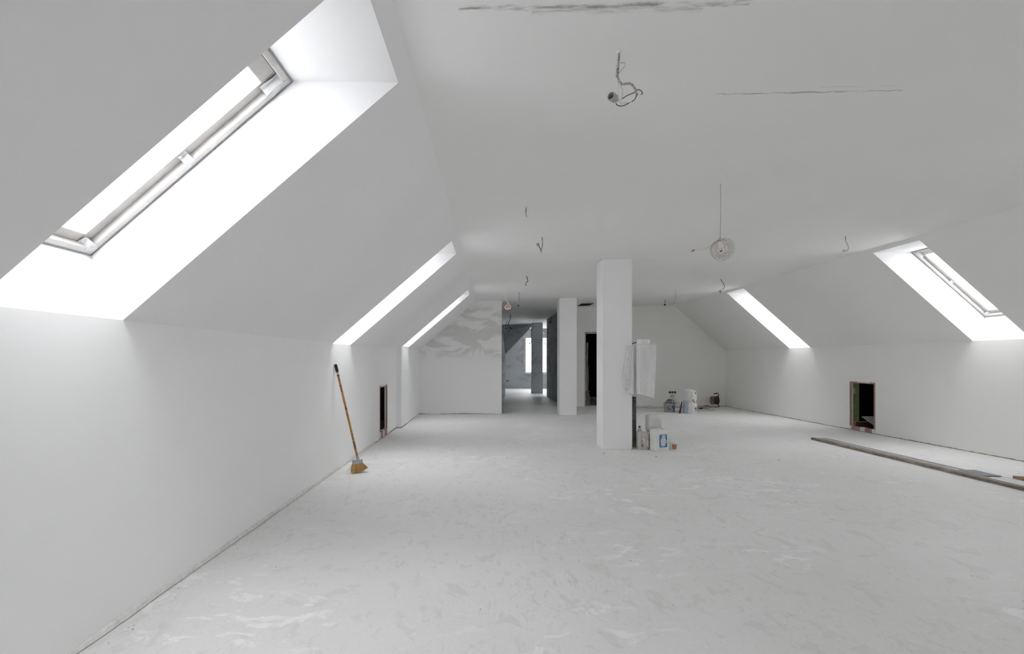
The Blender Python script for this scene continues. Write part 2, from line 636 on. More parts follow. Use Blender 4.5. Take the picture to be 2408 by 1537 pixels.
# knee walls (with the hatch openings)
LH = (8.73, 9.35, 0.075, 0.915)
RH = (9.40, 10.04, 0.035, 0.945)
b = B()
panel_with_holes(b, [Y_REAR, LH[0], LH[1], Y_STEP], [0, LH[2], LH[3], KL], lambda y, z: Vector((XL(y), y, z)), [LH])
b.poly(((XL(Y_STEP), Y_STEP, 0), (XL2, Y_STEP, 0), (XL2, Y_STEP, KL2), (XL(Y_STEP), Y_STEP, KL)))
b.poly(((XL2, Y_STEP, 0), (XL2, Y_PART, 0), (XL2, Y_PART, KL + (XL2 - XL(Y_PART)) * .8615), (XL2, Y_STEP, KL2)))
WALL_L = struct(b.build('wall_left', M_WALL), 'white knee wall under the slope with a narrow hatch and a broom', 'wall')
b = B()
panel_with_holes(b, [Y_REAR, RH[0], RH[1], Y_BACK], [0, RH[2], RH[3], KR], lambda y, z: Vector((XR(y), y, z)), [RH])
WALL_R = struct(b.build('wall_right', M_WALL_R), 'white knee wall with a pink framed hatch opening', 'wall')

# rear wall behind the viewer
b = B()
b.poly(((XL(Y_REAR), Y_REAR, 0), (XR(Y_REAR), Y_REAR, 0), (XR(Y_REAR), Y_REAR, KR), crease_r(Y_REAR), crease_l(Y_REAR), (XL(Y_REAR), Y_REAR, KL)))
struct(b.build('wall_rear', M_WALL), 'white gable wall closing the near end', 'wall')

# partition wall with damp patches
c = crease_l(Y_PART)
PX = 0.40
b = B()
prof = [(XL2, 0), (PX, 0), (PX, ZC(PX)), (c.x, c.z), (XL2, KL + (XL2 - XL(Y_PART)) * .8615)]
b.prism(prof, 'Y', Y_PART, Y_PART + .14)
struct(b.build('wall_partition', M_PART), 'white cross wall with damp grey plaster patches', 'wall')

# back wall with the door opening
DX0, DX1, DZ = 2.927, 3.83, 2.208
cr = crease_r(Y_BACK)
BX = 2.295
b = B()
for y in (Y_BACK, Y_BACK + .14):
    b.poly(((BX, y, 0), (DX0, y, 0), (DX0, y, DZ), (DX0, y, ZC(DX0)), (BX, y, ZC(BX))))
    b.poly(((DX0, y, DZ), (DX1, y, DZ), (DX1, y, ZC(DX1)), (DX0, y, ZC(DX0))))
    b.poly(((DX1, y, 0), (XR(y), y, 0), (XR(y), y, KR), (cr.x, y, cr.z), (DX1, y, ZC(DX1)), (DX1, y, DZ)))
for p, q in (((DX0, 0), (DX0, DZ)), ((DX0, DZ), (DX1, DZ)), ((DX1, DZ), (DX1, 0))):
    b.poly(((p[0], Y_BACK, p[1]), (q[0], Y_BACK, q[1]), (q[0], Y_BACK + .14, q[1]), (p[0], Y_BACK + .14, p[1])))
WALL_B = struct(b.build('wall_back', M_WALL_R), 'white end wall with a dark doorway and three wall boxes', 'wall')

# passage beyond: side walls, dark store room, far room
b = B()
b.box(BX, BX + .12, Y_BACK + .14, Y_DARK, 0, ZC(BX))
struct(b.build('wall_passage', M_DIM_BLUE), 'grey plastered side wall of the shadowy passage', 'wall')
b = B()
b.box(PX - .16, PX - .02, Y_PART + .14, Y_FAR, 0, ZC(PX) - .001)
struct(b.build('wall_passage_left', M_DIM_BLUE), 'grey plaster side wall behind the patchy cross wall', 'wall')
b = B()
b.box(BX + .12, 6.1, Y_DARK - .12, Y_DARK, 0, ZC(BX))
struct(b.build('wall_store_end', M_DIM_BLUE), 'grey plaster wall between store room and far room', 'wall')
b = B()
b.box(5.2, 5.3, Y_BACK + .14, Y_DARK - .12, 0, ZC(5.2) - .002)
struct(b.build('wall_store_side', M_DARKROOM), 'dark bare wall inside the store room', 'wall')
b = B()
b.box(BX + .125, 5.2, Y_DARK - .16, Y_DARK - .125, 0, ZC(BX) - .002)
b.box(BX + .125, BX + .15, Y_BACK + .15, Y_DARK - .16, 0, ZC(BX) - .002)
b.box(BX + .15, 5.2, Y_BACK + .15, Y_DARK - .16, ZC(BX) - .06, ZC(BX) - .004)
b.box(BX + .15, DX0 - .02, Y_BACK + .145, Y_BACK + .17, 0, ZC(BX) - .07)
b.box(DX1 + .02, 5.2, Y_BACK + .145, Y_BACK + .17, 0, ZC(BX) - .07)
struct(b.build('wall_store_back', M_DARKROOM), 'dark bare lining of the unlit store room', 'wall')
b = B()
b.box(6.0, 6.1, Y_DARK, Y_FAR, 0, ZC(5.6) - .004)
struct(b.build('wall_far_right', M_DIM_BLUE), 'grey plaster side wall of the far room', 'wall')

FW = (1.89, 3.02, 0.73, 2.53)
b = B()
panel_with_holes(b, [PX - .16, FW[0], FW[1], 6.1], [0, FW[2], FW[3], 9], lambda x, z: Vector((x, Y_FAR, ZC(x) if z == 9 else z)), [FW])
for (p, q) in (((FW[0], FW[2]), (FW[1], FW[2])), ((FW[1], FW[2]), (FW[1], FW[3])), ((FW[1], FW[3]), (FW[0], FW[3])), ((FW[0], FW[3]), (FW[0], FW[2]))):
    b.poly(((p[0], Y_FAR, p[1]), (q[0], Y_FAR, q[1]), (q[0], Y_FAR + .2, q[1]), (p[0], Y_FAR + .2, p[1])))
struct(b.build('wall_far', M_DIM_BLUE), 'smeared grey gable wall around the far window', 'wall')

# sloping soffit in the far room
b = B()
b.prism([(PX - .02, ZC(PX) - .004), (2.03, ZC(2.03) - .004), (PX - .02, 1.19)], 'Y', 21.6, Y_FAR - .002)
struct(b.build('ceiling_far_soffit', M_DIM_BLUE), 'smeared grey sloping soffit beside the far window', 'ceiling')

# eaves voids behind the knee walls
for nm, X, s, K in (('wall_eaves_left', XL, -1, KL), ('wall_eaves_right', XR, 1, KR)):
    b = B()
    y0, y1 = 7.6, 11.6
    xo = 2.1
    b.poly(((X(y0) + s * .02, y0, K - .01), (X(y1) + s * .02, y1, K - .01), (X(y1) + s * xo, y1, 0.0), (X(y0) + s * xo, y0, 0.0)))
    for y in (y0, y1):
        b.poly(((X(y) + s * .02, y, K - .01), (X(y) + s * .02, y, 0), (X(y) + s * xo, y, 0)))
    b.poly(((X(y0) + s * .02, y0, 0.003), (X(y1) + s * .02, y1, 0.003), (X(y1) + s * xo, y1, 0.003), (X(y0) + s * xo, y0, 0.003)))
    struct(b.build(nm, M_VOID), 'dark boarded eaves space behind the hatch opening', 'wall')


# ragged dark joints where floor meets walls
def joint(name, parent, p0, p1, nrm, hmax=0.018, skip=0.25, step=0.05, seed=1):
    rnd = random.Random(seed)
    b = B()
    p0, p1, nrm = Vector(p0), Vector(p1), Vector(nrm)
    L = (p1 - p0).length
    n = max(2, int(L / step))
    prev = None
    for i in range(n + 1):
        t = i / n
        q = p0.lerp(p1, t)
        g = noise.noise(Vector((t * L * 1.3, seed * 3.1, 0)))
        h = max(0.0, hmax * (0.55 + 0.9 * g + rnd.uniform(-.25, .25)))
        if g < -skip:
            h = 0.0015
        d = 0.004 + 0.006 * rnd.random()
        cur = (q + nrm * d + Vector((0, 0, 0.0005)), q + nrm * 0.002 + Vector((0, 0, h + 0.002)))
        if prev:
            b.poly((prev[0], cur[0], cur[1], prev[1]))
        prev = cur
    b.build(name, M_GAP, parent)


joint('floor_joint', WALL_L, (XL(-1), -1, 0), (XL(Y_STEP), Y_STEP, 0), (1, 0, 0), 0.016, 0.35, 0.03, 3)
joint('floor_joint', WALL_L, (XL2, Y_STEP, 0), (XL2, Y_PART, 0), (1, 0, 0), 0.02, 0.3, 0.05, 5)
joint('floor_joint', WALL_L, (XL(Y_STEP), Y_STEP, 0), (XL2, Y_STEP, 0), (0, -1, 0), 0.02, 0.4, 0.03, 8)
joint('floor_joint', WALL_R, (XR(3), 3, 0), (XR(Y_BACK), Y_BACK, 0), (-1, 0, 0), 0.016, 0.25, 0.04, 11)
joint('floor_joint', WALL_B, (DX1 + .1, Y_BACK, 0), (XR(Y_BACK), Y_BACK, 0), (0, -1, 0), 0.012, 0.2, 0.06, 14)
joint('floor_joint', bpy.data.objects['wall_partition'], (XL2, Y_PART, 0), (PX, Y_PART, 0), (0, -1, 0), 0.018, 0.2, 0.05, 17)

# a rough filler bead along the foot of the left knee wall
b = B()
prev = None
for i in range(420):
    y = -0.5 + i * 0.026
    w = 0.012 + 0.010 * noise.noise(Vector((y * 2.1, 4, 0))) + 0.004 * noise.noise(Vector((y * 17, 1, 0)))
    h = 0.030 + 0.012 * noise.noise(Vector((y * 1.6, 8, 0))) + 0.007 * noise.noise(Vector((y * 15, 2, 0)))
    if y < 8.4:
        cur = ((XL(y) + w + .003, y, 0.004), (XL(y) + w * .7, y, h * .75), (XL(y) + .001, y, h))
        if prev:
            b.poly((prev[0], cur[0], cur[1], prev[1]))
            b.poly((prev[1], cur[1], cur[2], prev[2]))
        prev = cur
b.build('filler_bead', M_FILLER, WALL_L)


# ---------------------------------------------------------------- skylights
def skylight(n, pt, side, y0, y1, s0, s1, dep, lob, lot, label):
    root = thing('window_%d' % n, label, 'skylight', tuple(pt((y0 + y1) / 2, s0)), 0, None, 'structure')
    sb, st = s0 + lob, s1 - lot
    A = [pt(y0, s0), pt(y1, s0), pt(y1, s1), pt(y0, s1)]
    D = dep + 0.10
    C = [pt(y0, sb, dep), pt(y1, sb, dep), pt(y1, st, dep), pt(y0, st, dep)]
    E = [pt(y0, sb, D), pt(y1, sb, D), pt(y1, st, D), pt(y0, st, D)]
    b = B()
    for i in range(4):
        j = (i + 1) % 4
        b.poly((A[i], A[j], C[j], C[i]))
        b.poly((C[i], C[j], E[j], E[i]))
    b.build('reveal', M_REVEAL, root, world=True)

    def bar(b, u0, u1, v0, v1, w0, w1):
        b.hexa((pt(u0, v0, w0), pt(u1, v0, w0), pt(u1, v1, w0), pt(u0, v1, w0),
                pt(u0, v0, w1), pt(u1, v0, w1), pt(u1, v1, w1), pt(u0, v1, w1)))

    def ring(name, i0, i1, w0, w1, mat, top=0.0, bev=0.004, it=0.0):
        b = B()
        bar(b, y0 + i0, y0 + i1, sb + i0, st - i0 - it, w0, w1)
        bar(b, y1 - i1, y1 - i0, sb + i0, st - i0 - it, w0, w1)
        bar(b, y0 + i1, y1 - i1, sb + i0, sb + i1, w0, w1)
        bar(b, y0 + i1, y1 - i1, st - i1 - top, st - i0 - it, w0, w1)
        return b.build(name, mat, root, world=True, bev=bev)
    fr = ring('window_frame', 0.004, 0.040, dep - .006, D - .002, M_FRAME)
    ring('gasket', 0.0005, 0.0065, dep - .010, dep + .03, M_SHADOW_GAP, bev=0)  # grey ring stands in for the shadow gap between reveal and frame
    sash = ring('sash', 0.040, 0.095, dep + .028, D - .004, M_SASH, top=0.035)
    b = B()
    bar(b, y0 + .09, y1 - .09, sb + .09, st - .115, dep + .062, dep + .070)
    b.build('pane', M_GLASS, sash, world=True)
    # strips of tape holding the protective film in the corners
    for k, (u, v, du, dv) in enumerate(((y1 - .10, sb + .02, .085, .06), (y1 - .085, st - .15, .07, .11), (y1 - .09, (sb + st) / 2, .07, .05))):
        b = B()

        def tp(a, c_):
            uu, vv = u + du * a, v + dv * c_
            return pt(uu, vv, dep - .008 + .004 * math.sin(a * 9 + c_ * 5 + k) + (0.03 if a < .45 else 0))
        b.grid(tp, 6, 4)
        b.build('film_tape', M_TAPE, root, world=True)
    # light portal at the opening (guides sky sampling; gives no light of its own)
    ld = bpy.data.lights.new('skylight_portal', 'AREA')
    ld.shape = 'RECTANGLE'
    ld.size = y1 - y0 - .08
    ld.size_y = st - sb - .08
    ld.cycles.is_portal = True
    lo = bpy.data.objects.new('skylight_portal', ld)
    COL.objects.link(lo)
    cen = pt((y0 + y1) / 2, (sb + st) / 2, dep + .02)
    zax = (pt(y0, sb, 1) - pt(y0, sb, 0)).normalized()       # outwards; lamp shines along -Z
    xax = Vector((0, 1, 0))
    yax = zax.cross(xax)
    lo.matrix_world = Matrix((xax, yax, zax)).transposed().to_4x4()
    lo.location = cen


n = 0
lab_l = ['roof window behind the viewer over the broom side knee wall',
         'large roof window with taped sash frame in the bare slope away from the broom',
         'roof window directly above the leaning broom',
         'narrow looking roof window next to the patchy cross wall']
lab_r = ['roof window behind the viewer over the hatch side knee wall',
         'roof window in the slope above the near end of the long battens',
         'roof window with taped sash in the slope above the battens and square hatch',
         'roof window in the slope next to the end wall with the cable reel']
for (y0, y1, s0), lb in zip(SKY_L, lab_l):
    n += 1
    skylight(n, ptL, -1, y0, y1, s0, S1L, 0.37, 0.092, 0.414, lb)
for (y0, y1, s0), lb in zip(SKY_R, lab_r):
    n += 1
    skylight(n, ptR, 1, y0, y1, s0, S1R, 0.39, 0.098, 0.418, lb)

# gable windows
def gable_window(n, y, s_, R, label, extras=False):
    """s_ is +1 when outdoors lies towards +Y"""
    w = thing('window_%d' % n, label, 'window', (R[0], y, R[2]), 0, None, 'structure')
    ya, yb = sorted((y + s_ * .06, y + s_ * .14))
    xm = (R[0] + R[1]) / 2
    b = B()
    b.box(R[0], R[0] + .07, ya, yb, R[2], R[3]).box(R[1] - .07, R[1], ya, yb, R[2], R[3])
    b.box(R[0] + .07, R[1] - .07, ya, yb, R[2], R[2] + .07).box(R[0] + .07, R[1] - .07, ya, yb, R[3] - .07, R[3])
    b.box(xm - .04, xm + .04, ya, yb, R[2] + .07, R[3] - .07)
    b.build('window_frame', M_FRAME, w, world=True)
    pa, pb = sorted((y + s_ * .095, y + s_ * .105))
    for x0, x1 in ((R[0] + .07, xm - .04), (xm + .04, R[1] - .07)):
        B().box(x0, x1, pa, pb, R[2] + .07, R[3] - .07).build('pane', M_GLASS, w, world=True)
    sa, sb = sorted((y - s_ * .10, y + s_ * .06))
    B().box(R[0] - .08, R[1] + .08, sa, sb, R[2] - .05, R[2] - .002, .008).build('window_sill', M_DIM_BLUE if extras else M_REVEAL, w, world=True)
    if extras:
        B().tube([(xm + .04, y + .09, 1.64), (2.75, y + .088, 1.645), (3.0, y + .09, 1.65)], .006).build('film_tape', M_TAPE, w, world=True)  # thin bar stands in for a level line outdoors, not tape
        for (px, py) in ((1281.5, 808), (1246, 807)):
            p = P(px, py, y + .08)
            B().box(p.x - .035, p.x + .035, p.y - .012, p.y + .012, p.z - .03, p.z + .03, .006).build('sticker', M_DKGREY, w, world=True)
    ld = bpy.data.lights.new('window_portal', 'AREA')
    ld.shape = 'RECTANGLE'
    ld.size = R[1] - R[0]
    ld.size_y = R[3] - R[2]
    ld.cycles.is_portal = True
    lo = bpy.data.objects.new('window_portal', ld)
    COL.objects.link(lo)
    lo.location = (xm, y + s_ * .05, (R[2] + R[3]) / 2)
    lo.rotation_euler = (-s_ * math.pi / 2, 0, 0)


gable_window(n + 1, Y_FAR, 1, FW, 'upright window with white frame in the far gable wall', True)


# ---------------------------------------------------------------- pillars
def pillar(x0, x1, y0, y1, label, strip=False):
    r = thing('pillar', label, 'pillar', ((x0 + x1) / 2, (y0 + y1) / 2, 0), 0, 'square plastered pillars')
    mat = M_DIM_BLUE if strip == 'grey' else M_WALL
    b = B()
    zt = [ZC(x0) - .002, ZC(x1) - .002]
    b.hexa(((x0, y0, 0), (x1, y0, 0), (x1, y1, 0), (x0, y1, 0), (x0, y0, zt[0]), (x1, y0, zt[1]), (x1, y1, zt[1]), (x0, y1, zt[0])))
    sh = b.build('shaft', mat, r, world=True, bev=.006)
    # metal corner beads and a chipped foot
    for (x, y) in ((x0, y0), (x1, y0)):
        b = B()
        b.box(x - .004, x + .004, y - .004, y + .004, 0.02, zt[0] - .02, .0015)
        b.build('corner_bead', mat, sh, world=True)
    b = B()
    for i in range(26):
        t = i / 26
        x = x0 + (x1 - x0) * t
        hh = .006 + .012 * abs(noise.noise(Vector((x * 9, y0, 3))))
        b.box(x, x + (x1 - x0) / 26, y0 - .006 - .004 * random.random(), y0, 0.0005, hh)
    b.build('foot_crumbs', M_FILLER, r, world=True)
    return r


pillar(1.785, 2.223, 7.79, 8.24, 'white square pillar carrying the film wrapped unit')
pillar(1.825, 2.246, 12.656, 13.10, 'white square pillar standing beside the passage mouth')
pillar(1.89, 2.33, 21.0, 21.44, 'grey square pillar in front of the far window', 'grey')


# ---------------------------------------------------------------- hatch frames
def hatch(n, X, s, rect, label):
    y0, y1, z0, z1 = rect
    r = thing('door_%d' % n, label, 'hatch', (X((y0 + y1) / 2), (y0 + y1) / 2, 0), 0, None, 'structure')
    t = .028

    def bx(ya, yb, za, zb, d0, d1, nm, mt):
        b = B()
        b.hexa(((X(ya) + s * d0, ya, za), (X(yb) + s * d0, yb, za), (X(yb) + s * d1, yb, za), (X(ya) + s * d1, ya, za),
                (X(ya) + s * d0, ya, zb), (X(yb) + s * d0, yb, zb), (X(yb) + s * d1, yb, zb), (X(ya) + s * d1, ya, zb)))
        b.build(nm, mt, r, world=True, bev=.002)
    bx(y0 - .004, y0 + t, z0, z1, -.006, .042, 'frame_side', M_PINK)
    bx(y1 - t, y1 + .004, z0, z1, -.006, .042, 'frame_side', M_PINK)
    bx(y0 + t, y1 - t, z1 - t, z1 + .004, -.006, .042, 'frame_head', M_PINK)
    bx(y0 - .01, y1 + .01, 0.004, z0 + .045, -.008, .06, 'frame_sill', M_PINK)
    # smears of filler over the primer
    for (ya, yb, za, zb) in ((y0 + (y1 - y0) * .38, y0 + (y1 - y0) * .56, .01, z0 + .05), (y0 - .012, y0 + .06, .008, z0 + .05),
                             (y1 - .05, y1 + .012, .02, z0 + .05), (y0 + .12, y1 - .2, z1 - .014, z1 + .006)):
        bx(ya, yb, za, zb, -.012, .05, 'filler_smear', M_FILLER)
    bx(y1 - t - .004, y1 - t + .001, z0 + .05, z1 - .03, .012, .042, 'jamb_filler', M_FILLER)
    return r


hatch(1, XL, -1, LH, 'narrow dark hatch opening with pink primed frame near the broom')
hatch(2, XR, 1, RH, 'dark hatch opening with pink frame and leaning sheet inside')

# things inside the right hatch
xr = XR(9.8)
r = thing('plasterboard_strip', 'upright green plasterboard strip inside the pink framed hatch', 'plasterboard', (xr + .25, 10.12, 0))
B().box(7.275, 7.40, 10.12, 10.145, .004, 1.2, .002).build('board', M_GREENB, r, world=True)
B().box(7.255, 7.30, 10.085, 10.119, .69, .82, .004).build('junction_box', simple('beige_box', (0.55, 0.48, 0.36), .7), r, world=True)
r = thing('timber_crate', 'low dark timber crate on the floor inside the hatch', 'crate', (7.45, 9.95, 0))
b = B()
b.box(7.215, 7.70, 9.95, 9.975, .004, .155)
b.build('crate_side', simple('stained_timber', (0.10, 0.06, 0.035), .85, var=.3), r, world=True)
B().box(7.20, 7.71, 9.94, 9.985, .155, .168, .002).build('crate_rim', simple('pale_timber_edge', (0.33, 0.24, 0.15), .8), r, world=True)
B().box(7.20, 7.214, 9.94, 10.06, .004, .155).build('crate_end', simple('brown_timber_end', (0.24, 0.12, 0.07), .8), r, world=True)
b = B()
q = [(7.30, 9.46, .085), (7.72, 9.42, .085), (7.74, 9.88, .275), (7.285, 9.90, .275)]
b.hexa([(*p[:2], p[2] - .012) for p in q] + q)
tag(b.build('metal_sheet', simple('grey_sheet', (0.34, 0.34, 0.35), .5, .2)), 'grey sheet propped above the crate inside the hatch', 'sheet')

# door opening lining
r = thing('door_3', 'dark doorway with raw frame in the end wall beside the pillar', 'doorway', ((DX0 + DX1) / 2, Y_BACK, 0), 0, None, 'structure')
mf = simple('dusty_steel_frame', (0.42, 0.41, 0.39), .7, var=.4, scale=18)
B().box(DX0 + .001, DX0 + .03, Y_BACK - .012, Y_BACK + .15, 0.002, DZ, .004).build('frame_side', mf, r, world=True)
B().box(DX1 - .05, DX1 - .001, Y_BACK - .012, Y_BACK + .15, 0.002, DZ, .004).build('frame_side', mf, r, world=True)
B().box(DX0 + .05, DX1 - .05, Y_BACK - .012, Y_BACK + .15, DZ - .05, DZ - .001, .004).build('frame_head', mf, r, world=True)
B().box(DX0 + .05, DX1 - .05, Y_BACK + .0, Y_BACK + .12, 0.002, .016, .004).build('threshold', mf, r, world=True)


# ---------------------------------------------------------------- wrinkled solids (film, sacks)
def wrinkle_box(x0, x1, y0, y1, z0, z1, nx, ny, nz, fn):
    """closed box whose skin is cut into a fine grid, then pushed about by fn(p, u, v, w)"""
    b = bmesh.new()
    cache = {}

    def V(i, j, k):
        if (i, j, k) not in cache:
            u, v, w_ = i / nx, j / ny, k / nz
            p = Vector((x0 + (x1 - x0) * u, y0 + (y1 - y0) * v, z0 + (z1 - z0) * w_))
            cache[(i, j, k)] = b.verts.new(fn(p, u, v, w_))
        return cache[(i, j, k)]
    for i in range(nx):
        for j in range(ny):
            for k in (0, nz):
                b.faces.new((V(i, j, k), V(i + 1, j, k), V(i + 1, j + 1, k), V(i, j + 1, k)))
    for i in range(nx):
        for k in range(nz):
            for j in (0, ny):
                b.faces.new((V(i, j, k), V(i + 1, j, k), V(i + 1, j, k + 1), V(i, j, k + 1)))
    for j in range(ny):
        for k in range(nz):
            for i in (0, nx):
                b.faces.new((V(i, j, k), V(i, j + 1, k), V(i, j + 1, k + 1), V(i, j, k + 1)))
    o = B()
    o.bm.free()
    o.bm = b
    return o


def nz3(p, s, seed=0.0):
    return noise.noise(Vector((p[0] * s + seed, p[1] * s + seed * 1.7, p[2] * s - seed)))


# film wrapped unit on the pillar
r = thing('wrapped_boiler', 'box shaped unit wrapped in cloudy white film, hung on the pillar', 'boiler', (2.40, 7.75, .82))


def wrap_fn(p, u, v, w_):
    c = Vector((2.40, 7.77, p.z))
    # slim towards the bottom on the far right, soft corners
    q = p.copy()
    if u > .5:
        q.x -= (.018 + .03 * (1 - w_) ** 2) * (u - .5) * 2
    cu = (abs(u - .5) * 2) ** 8 * (abs(v - .5) * 2) ** 8
    q += (c - q) * .02 * cu
    cw = max((abs(u - .5) * 2) ** 10, (abs(v - .5) * 2) ** 10)
    if w_ > .97:
        q.z -= .012 * cw
    if w_ < .04:
        q.z += .03 * (1 - u) * 1.0 - .03 * u
    amp = .005
    q.x += amp * nz3((p.x * 2.2, p.y * 4, p.z * .9), 3.0, 2.0)
    q.y += amp * .5 * nz3((p.x * 2.0, p.y * 3, p.z * 1.1), 3.3, 9.0)
    if u < .01:      # vertical folds on the side that faces the viewer
        q.x += .007 * math.sin(p.y * 75 + 1.5 * math.sin(p.z * 4)) * (1 - .3 * w_)
    # a long diagonal crease on the front
    d = (w_ - (.36 - .30 * u))
    if v < .02:
        q.y -= .007 * math.exp(-(d / .018) ** 2)
    return q


wrap_o = wrinkle_box(2.272, 2.535, 7.55, 8.02, .825, 1.60, 14, 24, 40, wrap_fn).build('film_wrap', M_FILM, r, smooth=True, world=True)


def flap_fn(p, u, v, w_):
    q = p.copy()
    a = .55 + .45 * math.sin(min(1, max(0, (.80 - w_) / .45)) * math.pi / 2)
    if w_ > .8:
        a = .55 + .15 * nz3(p, 8, 1)
    if w_ < .16:
        a *= .55 + .45 * (w_ / .16)
    q.x = 2.222 - (2.222 - q.x) * a
    q.x += .014 * nz3((p.x, p.y * 2, p.z * 2.2), 4, 4) * (1 - u)
    q.y -= .014 * abs(nz3((p.x * 4, p.y, p.z), 4, 6)) * (1 - v)
    if w_ < .02:
        q.z += .05 * (1 - u)
    q.y -= .012 * u * (1 - v)
    return q


wrinkle_box(2.085, 2.222, 7.72, 7.78, .835, 1.58, 10, 4, 30, flap_fn).build('film_flap', M_FILM, r, smooth=True, world=True)
b = B()
b.grid(lambda u, v: Vector((2.219 + .056 * u, 7.724 + .034 * u + .004 * math.sin(u * 9 + v * 5), .84 + .03 * u + .735 * v)), 5, 30)
b.build('film_bridge', M_FILM, r, smooth=True, world=True)
B().box(2.30, 2.49, 7.60, 7.98, .88, 1.575, .01).build('casing', M_WHITEP, r, world=True)
b = B()
b.lathe([(.080, -.03), (.094, -.03), (.094, .075), (.086, .078), (.086, -.03)], (2.385, 7.74, 1.597), seg=32)
b.build('flue_collar', M_WHITEP, r, smooth=True, world=True)
B().tube([P(1496, 806, 7.80), P(1492, 805.5, 7.80), P(1489, 807, 7.80), P(1487, 808, 7.80)], .007).build('valve_hose', M_BLACK, r, world=True)
b = B()
b.grid(lambda u, v: Vector((2.47 + .055 * u, 7.66 + .2 * v, 1.60 + .045 * math.sin((1 - u) * 1.5) * math.sin(v * math.pi) + .004 * math.sin(v * 20))), 8, 10)
b.build('film_fold', M_FILM, r, smooth=True, world=True)
b = B()
for xx, yy_ in ((2.517, 7.553), (2.272, 7.549)):
    b.tube([wrap_fn(Vector((2.535 if xx > 2.4 else 2.272, 7.55, .825 + .775 * t)), 1 if xx > 2.4 else 0, 0, t) + Vector((0, -.002, 0)) for t in [.03 + .94 * i / 9 for i in range(10)]], .0035, 6, 3)
b.build('film_seam', M_WHITEP, r, smooth=True, world=True)
# clutter of tie marks on the flap
for (px, py) in ((1475, 846), (1478, 893), (1478, 903), (1472, 915)):
    p = P(px, py, 7.705)
    B().box(p.x - .005, p.x + .005, p.y - .002, p.y + .012, p.z - .009, p.z + .009, .002).build('tie_clip', M_SOCKET, r, world=True)

# drain pipe
r = thing('drain_pipe', 'dark plaster splashed pipe standing against the pillar under the wrapped unit', 'pipe', (2.323, 8.0, 0))
mp = simple('splashed_black_pipe', (0.085, 0.085, 0.09), .6, var=.9, scale=34)
B().lathe([(.0, .0), (.031, .0), (.031, .81), (.0, .81)], (2.323, 8.0, 0), seg=18).build('pipe', mp, r, smooth=True, world=True)
B().lathe([(.031, .0), (.036, .0), (.036, .07), (.031, .075)], (2.323, 8.0, .002), seg=18).build('pipe_socket', simple('dusty_pipe_socket', (0.22, .22, .22), .7, var=.7, scale=50), r, smooth=True, world=True)
B().lathe([(.031, .79), (.040, .795), (.040, .825), (.028, .83)], (2.323, 8.0, 0), seg=18).build('pipe_collar', M_FILM, r, smooth=True, world=True)


# ---------------------------------------------------------------- canisters
def label_mat(kind):
    m, nt, b = new_mat(kind + '_label')
    v = coords(nt, kind='Generated')
    sx = nt.nodes.new('ShaderNodeSeparateXYZ')
    nt.links.new(v, sx.inputs[0])
    X, Z = sx.outputs['X'], sx.outputs['Z']
    nz_ = noise_n(nt, coords(nt, (1, 1, 1.4), 'Generated', (3.1, 0, 1.7)), 2.4, 5, .6)
    fine = noise_n(nt, coords(nt, (1, 1, 1), 'Generated'), 9, 5, .6)
    if kind == 'blue':
        c = ramp(nt, noise_n(nt, coords(nt, (1, 1, 1), 'Generated', (1, 2, 3)), 3.2, 3, .5),
                 [(.35, (.01, .03, .13)), (.5, (.02, .13, .42)), (.65, (.10, .45, .72))])
        dx = math_n(nt, 'ABSOLUTE', math_n(nt, 'SUBTRACT', X, .5))
        dz = math_n(nt, 'ABSOLUTE', math_n(nt, 'SUBTRACT', Z, .45))
        d = math_n(nt, 'SQRT', math_n(nt, 'ADD', math_n(nt, 'MULTIPLY', dx, dx), math_n(nt, 'MULTIPLY', math_n(nt, 'MULTIPLY', dz, dz), .85)))
        d = math_n(nt, 'ADD', d, math_n(nt, 'MULTIPLY', math_n(nt, 'SUBTRACT', nz_, .5), .35))
        torn = ramp(nt, d, [(.36, 1.0), (.39, 0.0)])
        tab = math_n(nt, 'MULTIPLY', math_n(nt, 'LESS_THAN', math_n(nt, 'ABSOLUTE', math_n(nt, 'SUBTRACT', X, .56)), .20), math_n(nt, 'GREATER_THAN', Z, .6))
        tab = math_n(nt, 'MULTIPLY', tab, math_n(nt, 'LESS_THAN', Z, .96))
        c = mix(nt, math_n(nt, 'MAXIMUM', torn, tab), c, ramp(nt, fine, [(.35, (.40, .40, .41)), (.6, (.72, .72, .72))]))
    elif kind == 'text':
        wv = nd(nt, 'ShaderNodeTexWave', Scale=2.6, Distortion=0.6)
        wv.bands_direction = 'Z'
        nt.links.new(v, wv.inputs['Vector'])
        ln = ramp(nt, wv.outputs['Fac'], [(.45, 0.0), (.6, 1.0)])
        word = noise_n(nt, coords(nt, (14, 1, 9), 'Generated'), 2.2, 3, .7)
        k = math_n(nt, 'MULTIPLY', ln, ramp(nt, word, [(.38, .25), (.55, .8)]))
        c = mix(nt, k, (.76, .76, .76), (.30, .30, .33))
    else:
        c = ramp(nt, nz_, [(.36, (.10, .10, .11)), (.46, (.38, .37, .35)), (.56, (.66, .65, .62))])
        edge = math_n(nt, 'LESS_THAN', X, .06)
        c = mix(nt, edge, c, (.52, .24, .20))
    nt.links.new(c, b.inputs['Base Color'])
    b.inputs['Roughness'].default_value = .4
    return m


